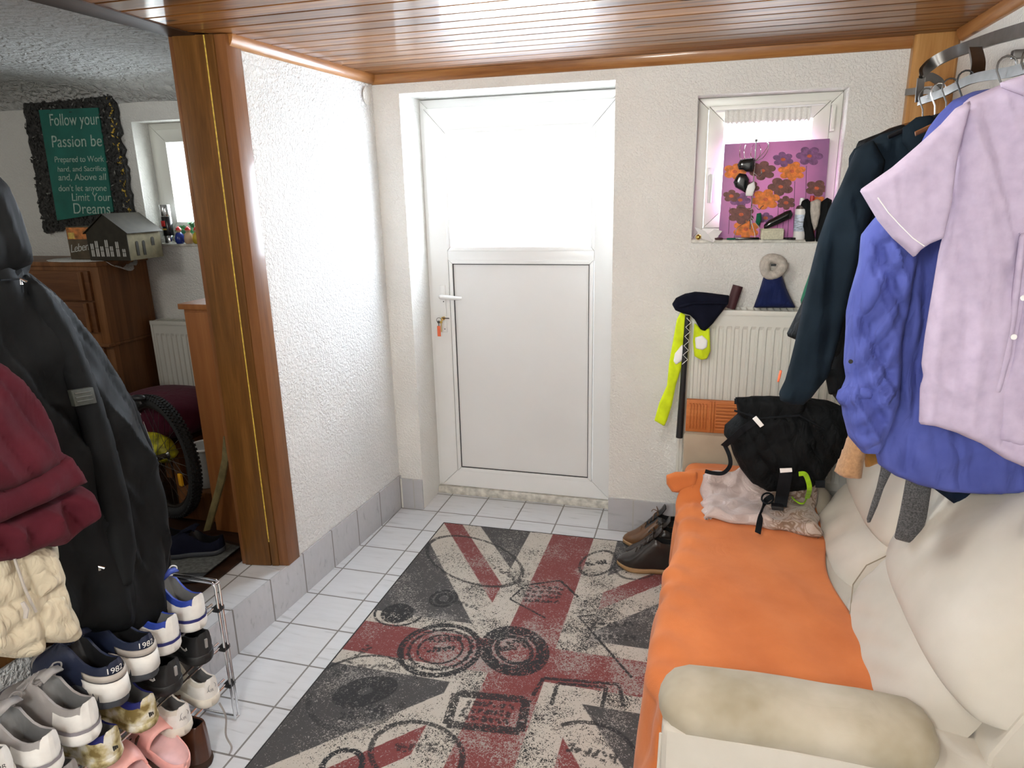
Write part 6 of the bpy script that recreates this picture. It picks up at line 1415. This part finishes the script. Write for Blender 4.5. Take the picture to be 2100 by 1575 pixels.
# pink clogs
def clog(label, Mx):
    t = thing('clog', label, 'clog', tuple(Mx.translation), 'pink foam clogs'); T = lambda p: tuple(Mx @ Vector(p)); L_ = .255
    def hw(s): return .047*(.80+.20*math.exp(-((s-.7)/.25)**2))*math.sqrt(max(.015, 1-abs(2*s-1)**4.5))
    ts = np.concatenate([[0, .01, .03, .06], np.linspace(.1, .9, 14), [.94, .97, .99, 1]]); V = []; F = []; mi = []
    prof = [(1.0, 0), (1.06, .010), (1.07, .024), (1.0, .036), (.88, .036), (.82, .024), (0, .020), (-.82, .024), (-.88, .036), (-1, .036), (-1.07, .024), (-1.06, .010), (-1, 0)]
    n = len(prof)
    for s in ts:
        e = 1 if .02 < s < .98 else .9
        for a, b in prof: V.append(T((s*L_, a*hw(s), b if (.05 < s < .95 or b < .03) else max(b, .034) if abs(a) < 1.02 and b > .015 else b)))
    for i in range(len(ts)-1):
        for k in range(n): F.append((i*n+k, (i+1)*n+k, (i+1)*n+(k+1) % n, i*n+(k+1) % n)); mi.append(1 if 4 <= k <= 7 else 0)
    F += [tuple(range(n)), tuple((len(ts)-1)*n+k for k in range(n))[::-1]]; mi += [0, 0]
    raw('footbed', V, F, [M['pink'], M['pink_in']], t, mi=mi)
    V = []; F = []; tt = np.linspace(.42, 1.0, 14); m_ = 15
    for s in tt:
        for k in range(m_):
            a = PI*k/(m_-1); h = .020+.048*math.sin(PI*min(1, max(0, (1.02-s)/.75)))**.6 if s < 1 else .022
            V.append(T((s*L_+.004*(s > .99) - .05*math.sin(a)*(s < .43)*1.0*-1*0, hw(min(s, .985))*1.05*math.cos(a), .022+h*math.sin(a)**.75)))
    for i in range(len(tt)-1):
        for k in range(m_-1): F.append((i*m_+k, i*m_+k+1, (i+1)*m_+k+1, (i+1)*m_+k))
    o = raw('strap', V, F, M['pink'], t); o.modifiers.new('t', 'SOLIDIFY').thickness = .005
    return t
clog('pink foam clog beside the brown leather boots', place(.012, -1.960, .135, -18, 10))
clog('pink foam clog nearer the camera in front of its pair', place(.030, -2.080, .145, -16, 10))
# brown ankle boots on the floor
bb = dict(mats=dict(sole='fascia', upper='boot_brown', lining='shoe_black', collar='boot_brown', heel='boot_brown'), laces='boot_brown', L=.28, W=.10, sole_h=.024, heel_h=.10, boot=.05)
for y, x, lab in ((-1.815, -.045, 'brown leather ankle boot on the floor under the white sneakers'), (-1.945, -.035, 'brown leather ankle boot mostly hidden by the pink clogs')):
    Mx = place(x, y, .002, -6, 0); shoe(lab, Mx, 'boot', 'ankle_boot', 'brown leather boots', **bb)
# loose grey lace
MB_l = MB().tube(curve([(-.035, -1.745, .178), (-.028, -1.735, .12), (-.030, -1.745, .06), (-.020, -1.740, .012), (-.015, -1.76, .003)], 6), .003, 8).build('loose_lace', M['shoe_lgrey'], smooth=True)
tag(MB_l, 'loose grey shoelace dangling from the shoe rack to the floor', 'shoelace')
# boots by the sofa (toes point to -x)
b1 = dict(mats=dict(sole='gum', upper='boot_black', lining='shoe_black', collar='boot_black', heel='boot_black', toe='boot_black'), laces='boot_black', L=.30, W=.105, sole_h=.022, heel_h=.10, boot=.045)
b2 = dict(mats=dict(sole='gum', upper='boot_tan', lining='shoe_black', collar='shoe_black', heel='boot_tan', toe='boot_tan'), laces='boot_tan', L=.30, W=.10, sole_h=.022, heel_h=.10, boot=.045)
shoe('black leather lace-up boot nearest the camera beside the orange throw', place(1.325, -.345, .011, 2, 0), 'boot', 'lace_up_boot', 'boots beside the sofa', **b1)
shoe('black leather lace-up boot just behind its pair beside the sofa', place(1.355, -.235, .011, 6, 0), 'boot', 'lace_up_boot', 'boots beside the sofa', **b1)
shoe('brown nubuck lace-up boot by the wall, behind the black boots', place(1.325, -.105, .011, 8, 0), 'boot', 'lace_up_boot', 'boots beside the sofa', **b2)
# dark shoes on the tray of the raised floor
for (u, v, yw, lab) in ((462, 1128, 0, 'dark blue felt slipper on the boot tray next to the door post'), (400, 1112, 10, 'dark blue felt slipper farther back on the boot tray')):
    q = at(u, v, 'z', ZF+.016); Mx = place(q[0], q[1], ZF+.016, yw+18, 0); shoe(lab, Mx, 'slipper', 'felt_slipper', 'dark slippers on the boot tray', mats=dict(sole='shoe_dkgrey', upper='navy_wool', lining='shoe_black', collar='navy_wool', heel='navy_wool'), laces=None, L=.29, W=.125, sole_h=.02, heel_h=.07)

# ================================================================ COATS ON THE LEFT WALL
def hooks():
    r = thing('hook_rail', 'wooden wall rail with hooks, holding the coats left of the picture edge', 'rail', (lx(-2.7), -2.7, 1.80))
    MB().prism([(lx(-2.15)+.001, -2.15, 1.76), (lx(-3.3)+.001, -3.3, 1.76), (lx(-3.3)+.02, -3.3, 1.76), (lx(-2.15)+.02, -2.15, 1.76)], (0, 0, .09)).build('board', M['post'], r, bevel=.004)
    for y in (-2.2, -2.4, -2.6, -2.8, -3.0): MB().tube([(lx(y)+.02, y, 1.80), (lx(y)+.06, y, 1.79), (lx(y)+.08, y, 1.83)], .006, 8).build('hook', M['steel'], r, smooth=True)
hooks()
XC = -.17
C1 = thing('winter_coat', 'long black hooded winter coat hanging over the opening on the left', 'coat', (XC, -2.0, 1.75))
edge = [(-170, 300), (-60, 320), (-5, 375), (22, 432), (44, 505), (50, 545), (44, 560), (88, 590), (130, 628), (180, 695), (230, 770), (262, 835), (288, 905), (306, 975), (322, 1050), (330, 1100), (331, 1168), (322, 1180), (330, 1235), (326, 1268), (310, 1288), (285, 1286), (255, 1296), (205, 1298), (150, 1292), (60, 1292), (-170, 1240)]
cloth('body', px_x(edge, XC), planeX(XC), .13, M['coat'], C1, .010, .07, folds(21, .010, 9, .35, .5), .4)
cloth('hood', px_x([(-170, 300), (-60, 320), (-5, 375), (22, 432), (44, 505), (50, 545), (30, 556), (0, 560), (-170, 600)], XC+.05), planeX(XC+.05), .13, M['coat'], C1, .009, .07, folds(2, .006, 10))
cloth('front_edge', px_x([(48, 560), (95, 590), (140, 650), (185, 760), (225, 880), (258, 1010), (275, 1120), (268, 1200), (240, 1210), (225, 1130), (200, 1000), (165, 860), (120, 740), (70, 640)], XC+.07), planeX(XC+.068), .05, M['coat'], C1, .009, .04, folds(5, .004, 10, .3))
q = [Vector(at(u, v, 'x', XC+.118)) for u, v in ((146, 801), (191, 794), (199, 826), (155, 834))]
badge = MB().prism(q, (-.012, 0, 0)).build('sleeve_badge', mat('grey_green_badge', (.030, .033, .026), .6, 0, .3, 90), C1, bevel=.001)
q2 = [p + Vector((.0012, 0, 0)) for p in q]
for i in range(3):
    a, b = q2[0].lerp(q2[3], .22+.25*i), q2[1].lerp(q2[2], .22+.25*i); a, b = a.lerp(b, .1), a.lerp(b, .85); MB().tube([a, b], .0014, 5).build('badge_line', mat('badge_grey', (.07, .072, .062), .6), badge)
for (u, v, l) in ((42, 572, .012), (203, 1162, .010)):
    p = at(u, v, 'x', XC+.10); MB().tube([p+np.array([0, .0, -l]), p, p+np.array([.01, .006, -l*.6])], .0035, 8).build('snap_buckle', M['chrome'], C1, smooth=True)
MB().tube([at(u, v, 'x', XC+.10) for u, v in ((0, 575), (25, 573), (45, 572), (47, 600))], .0025, 6).build('drawstring', M['strap'], C1, smooth=True)
C2 = thing('black_coat', 'second black coat, a thin dark edge of it showing behind the winter coat', 'coat', (-.27, -1.95, 1.6))
e2 = [(60, 560), (110, 600), (172, 672), (225, 748), (268, 818), (300, 895), (322, 985), (338, 1080), (347, 1180), (352, 1215), (335, 1240), (280, 1250), (100, 1250), (-100, 1200), (-100, 500)]
cloth('body', px_x(e2, -.27), planeX(-.27), .05, M['coat2'], C2, .012, .03, folds(6, .005, 10))
# cream puffer jacket below
XP = -.075
Pf = thing('puffer_jacket', 'cream quilted down jacket hanging below the maroon hoodie', 'jacket', (XP, -2.15, 1.0))
def quilt(p, amp=.010):
    f0 = folds(13, .004, 24, .3)
    return lambda a, b, d: amp*(abs(np.sin((b+.25*a+.01*np.sin(a*40))*PI/p))**.5)*np.clip(d/.02, 0, 1) + f0(a, b, d)
pp_ = [(-150, 1090), (30, 1090), (98, 1100), (106, 1140), (116, 1185), (122, 1215), (134, 1245), (151, 1280), (145, 1300), (130, 1318), (100, 1318), (78, 1316), (74, 1310), (70, 1325), (58, 1345), (30, 1350), (15, 1348), (-150, 1330)]
cloth('body', px_x(pp_, XP), planeX(XP), .10, M['puffer'], Pf, .006, .05, quilt(.062), .3)
cloth('sleeve', px_x([(22, 1125), (60, 1110), (100, 1118), (108, 1150), (118, 1190), (112, 1198), (62, 1232), (50, 1205), (35, 1170)], XP+.04), planeX(XP+.045), .055, M['puffer'], Pf, .006, .035, quilt(.05, .006))
cloth('hem_panel', px_x([(64, 1238), (90, 1218), (120, 1208), (134, 1245), (151, 1281), (144, 1302), (130, 1316), (100, 1317), (74, 1308), (68, 1275)], XP+.04), planeX(XP+.04), .05, M['puffer'], Pf, .006, .03, quilt(.045, .006))
zp = [at(u, v, 'x', XP+.085) for u, v in ((24, 1128), (36, 1165), (48, 1200), (60, 1228), (74, 1255))]
MB().tube(zp, .003, 6).build('zip', M['shoe_taupe'], Pf)
zz = [at(46, 1235, 'x', XP+.095), at(54, 1250, 'x', XP+.10), at(52, 1268, 'x', XP+.10)]; MB().tube(zz, [.004, .0055, .004], 8).build('zip_pull', M['shoe_taupe'], Pf, smooth=True)
# maroon hoodie in front
XH = .0
Hd = thing('hoodie', 'maroon sweatshirt with ribbed hem hanging in front of the black coat', 'sweatshirt', (XH, -2.2, 1.35))
cloth('body', px_x([(-150, 690), (-5, 742), (35, 776), (70, 820), (95, 868), (116, 922), (140, 938), (60, 985), (0, 1008), (-150, 1040)], XH), planeX(XH), .10, M['maroon'], Hd, .008, .06, folds(23, .010, 10, .5, .3))
cloth('hem_band', px_x([(-150, 1020), (0, 1000), (60, 975), (136, 930), (142, 940), (158, 962), (173, 992), (150, 1000), (100, 1025), (40, 1052), (-10, 1075), (-150, 1100)], XH+.02), planeX(XH+.012), .085, M['maroon'], Hd, .007, .03, folds(4, .005, 12, .4))
cloth('sleeve_cuff', px_x([(165, 996), (176, 1015), (189, 1050), (184, 1062), (150, 1092), (110, 1121), (84, 1119), (60, 1128), (20, 1150), (-150, 1165), (-150, 1060), (0, 1060), (60, 1035), (120, 1010)], XH-.01), planeX(XH-.01), .09, M['maroon'], Hd, .007, .035, folds(7, .012, 14, .5, .6))
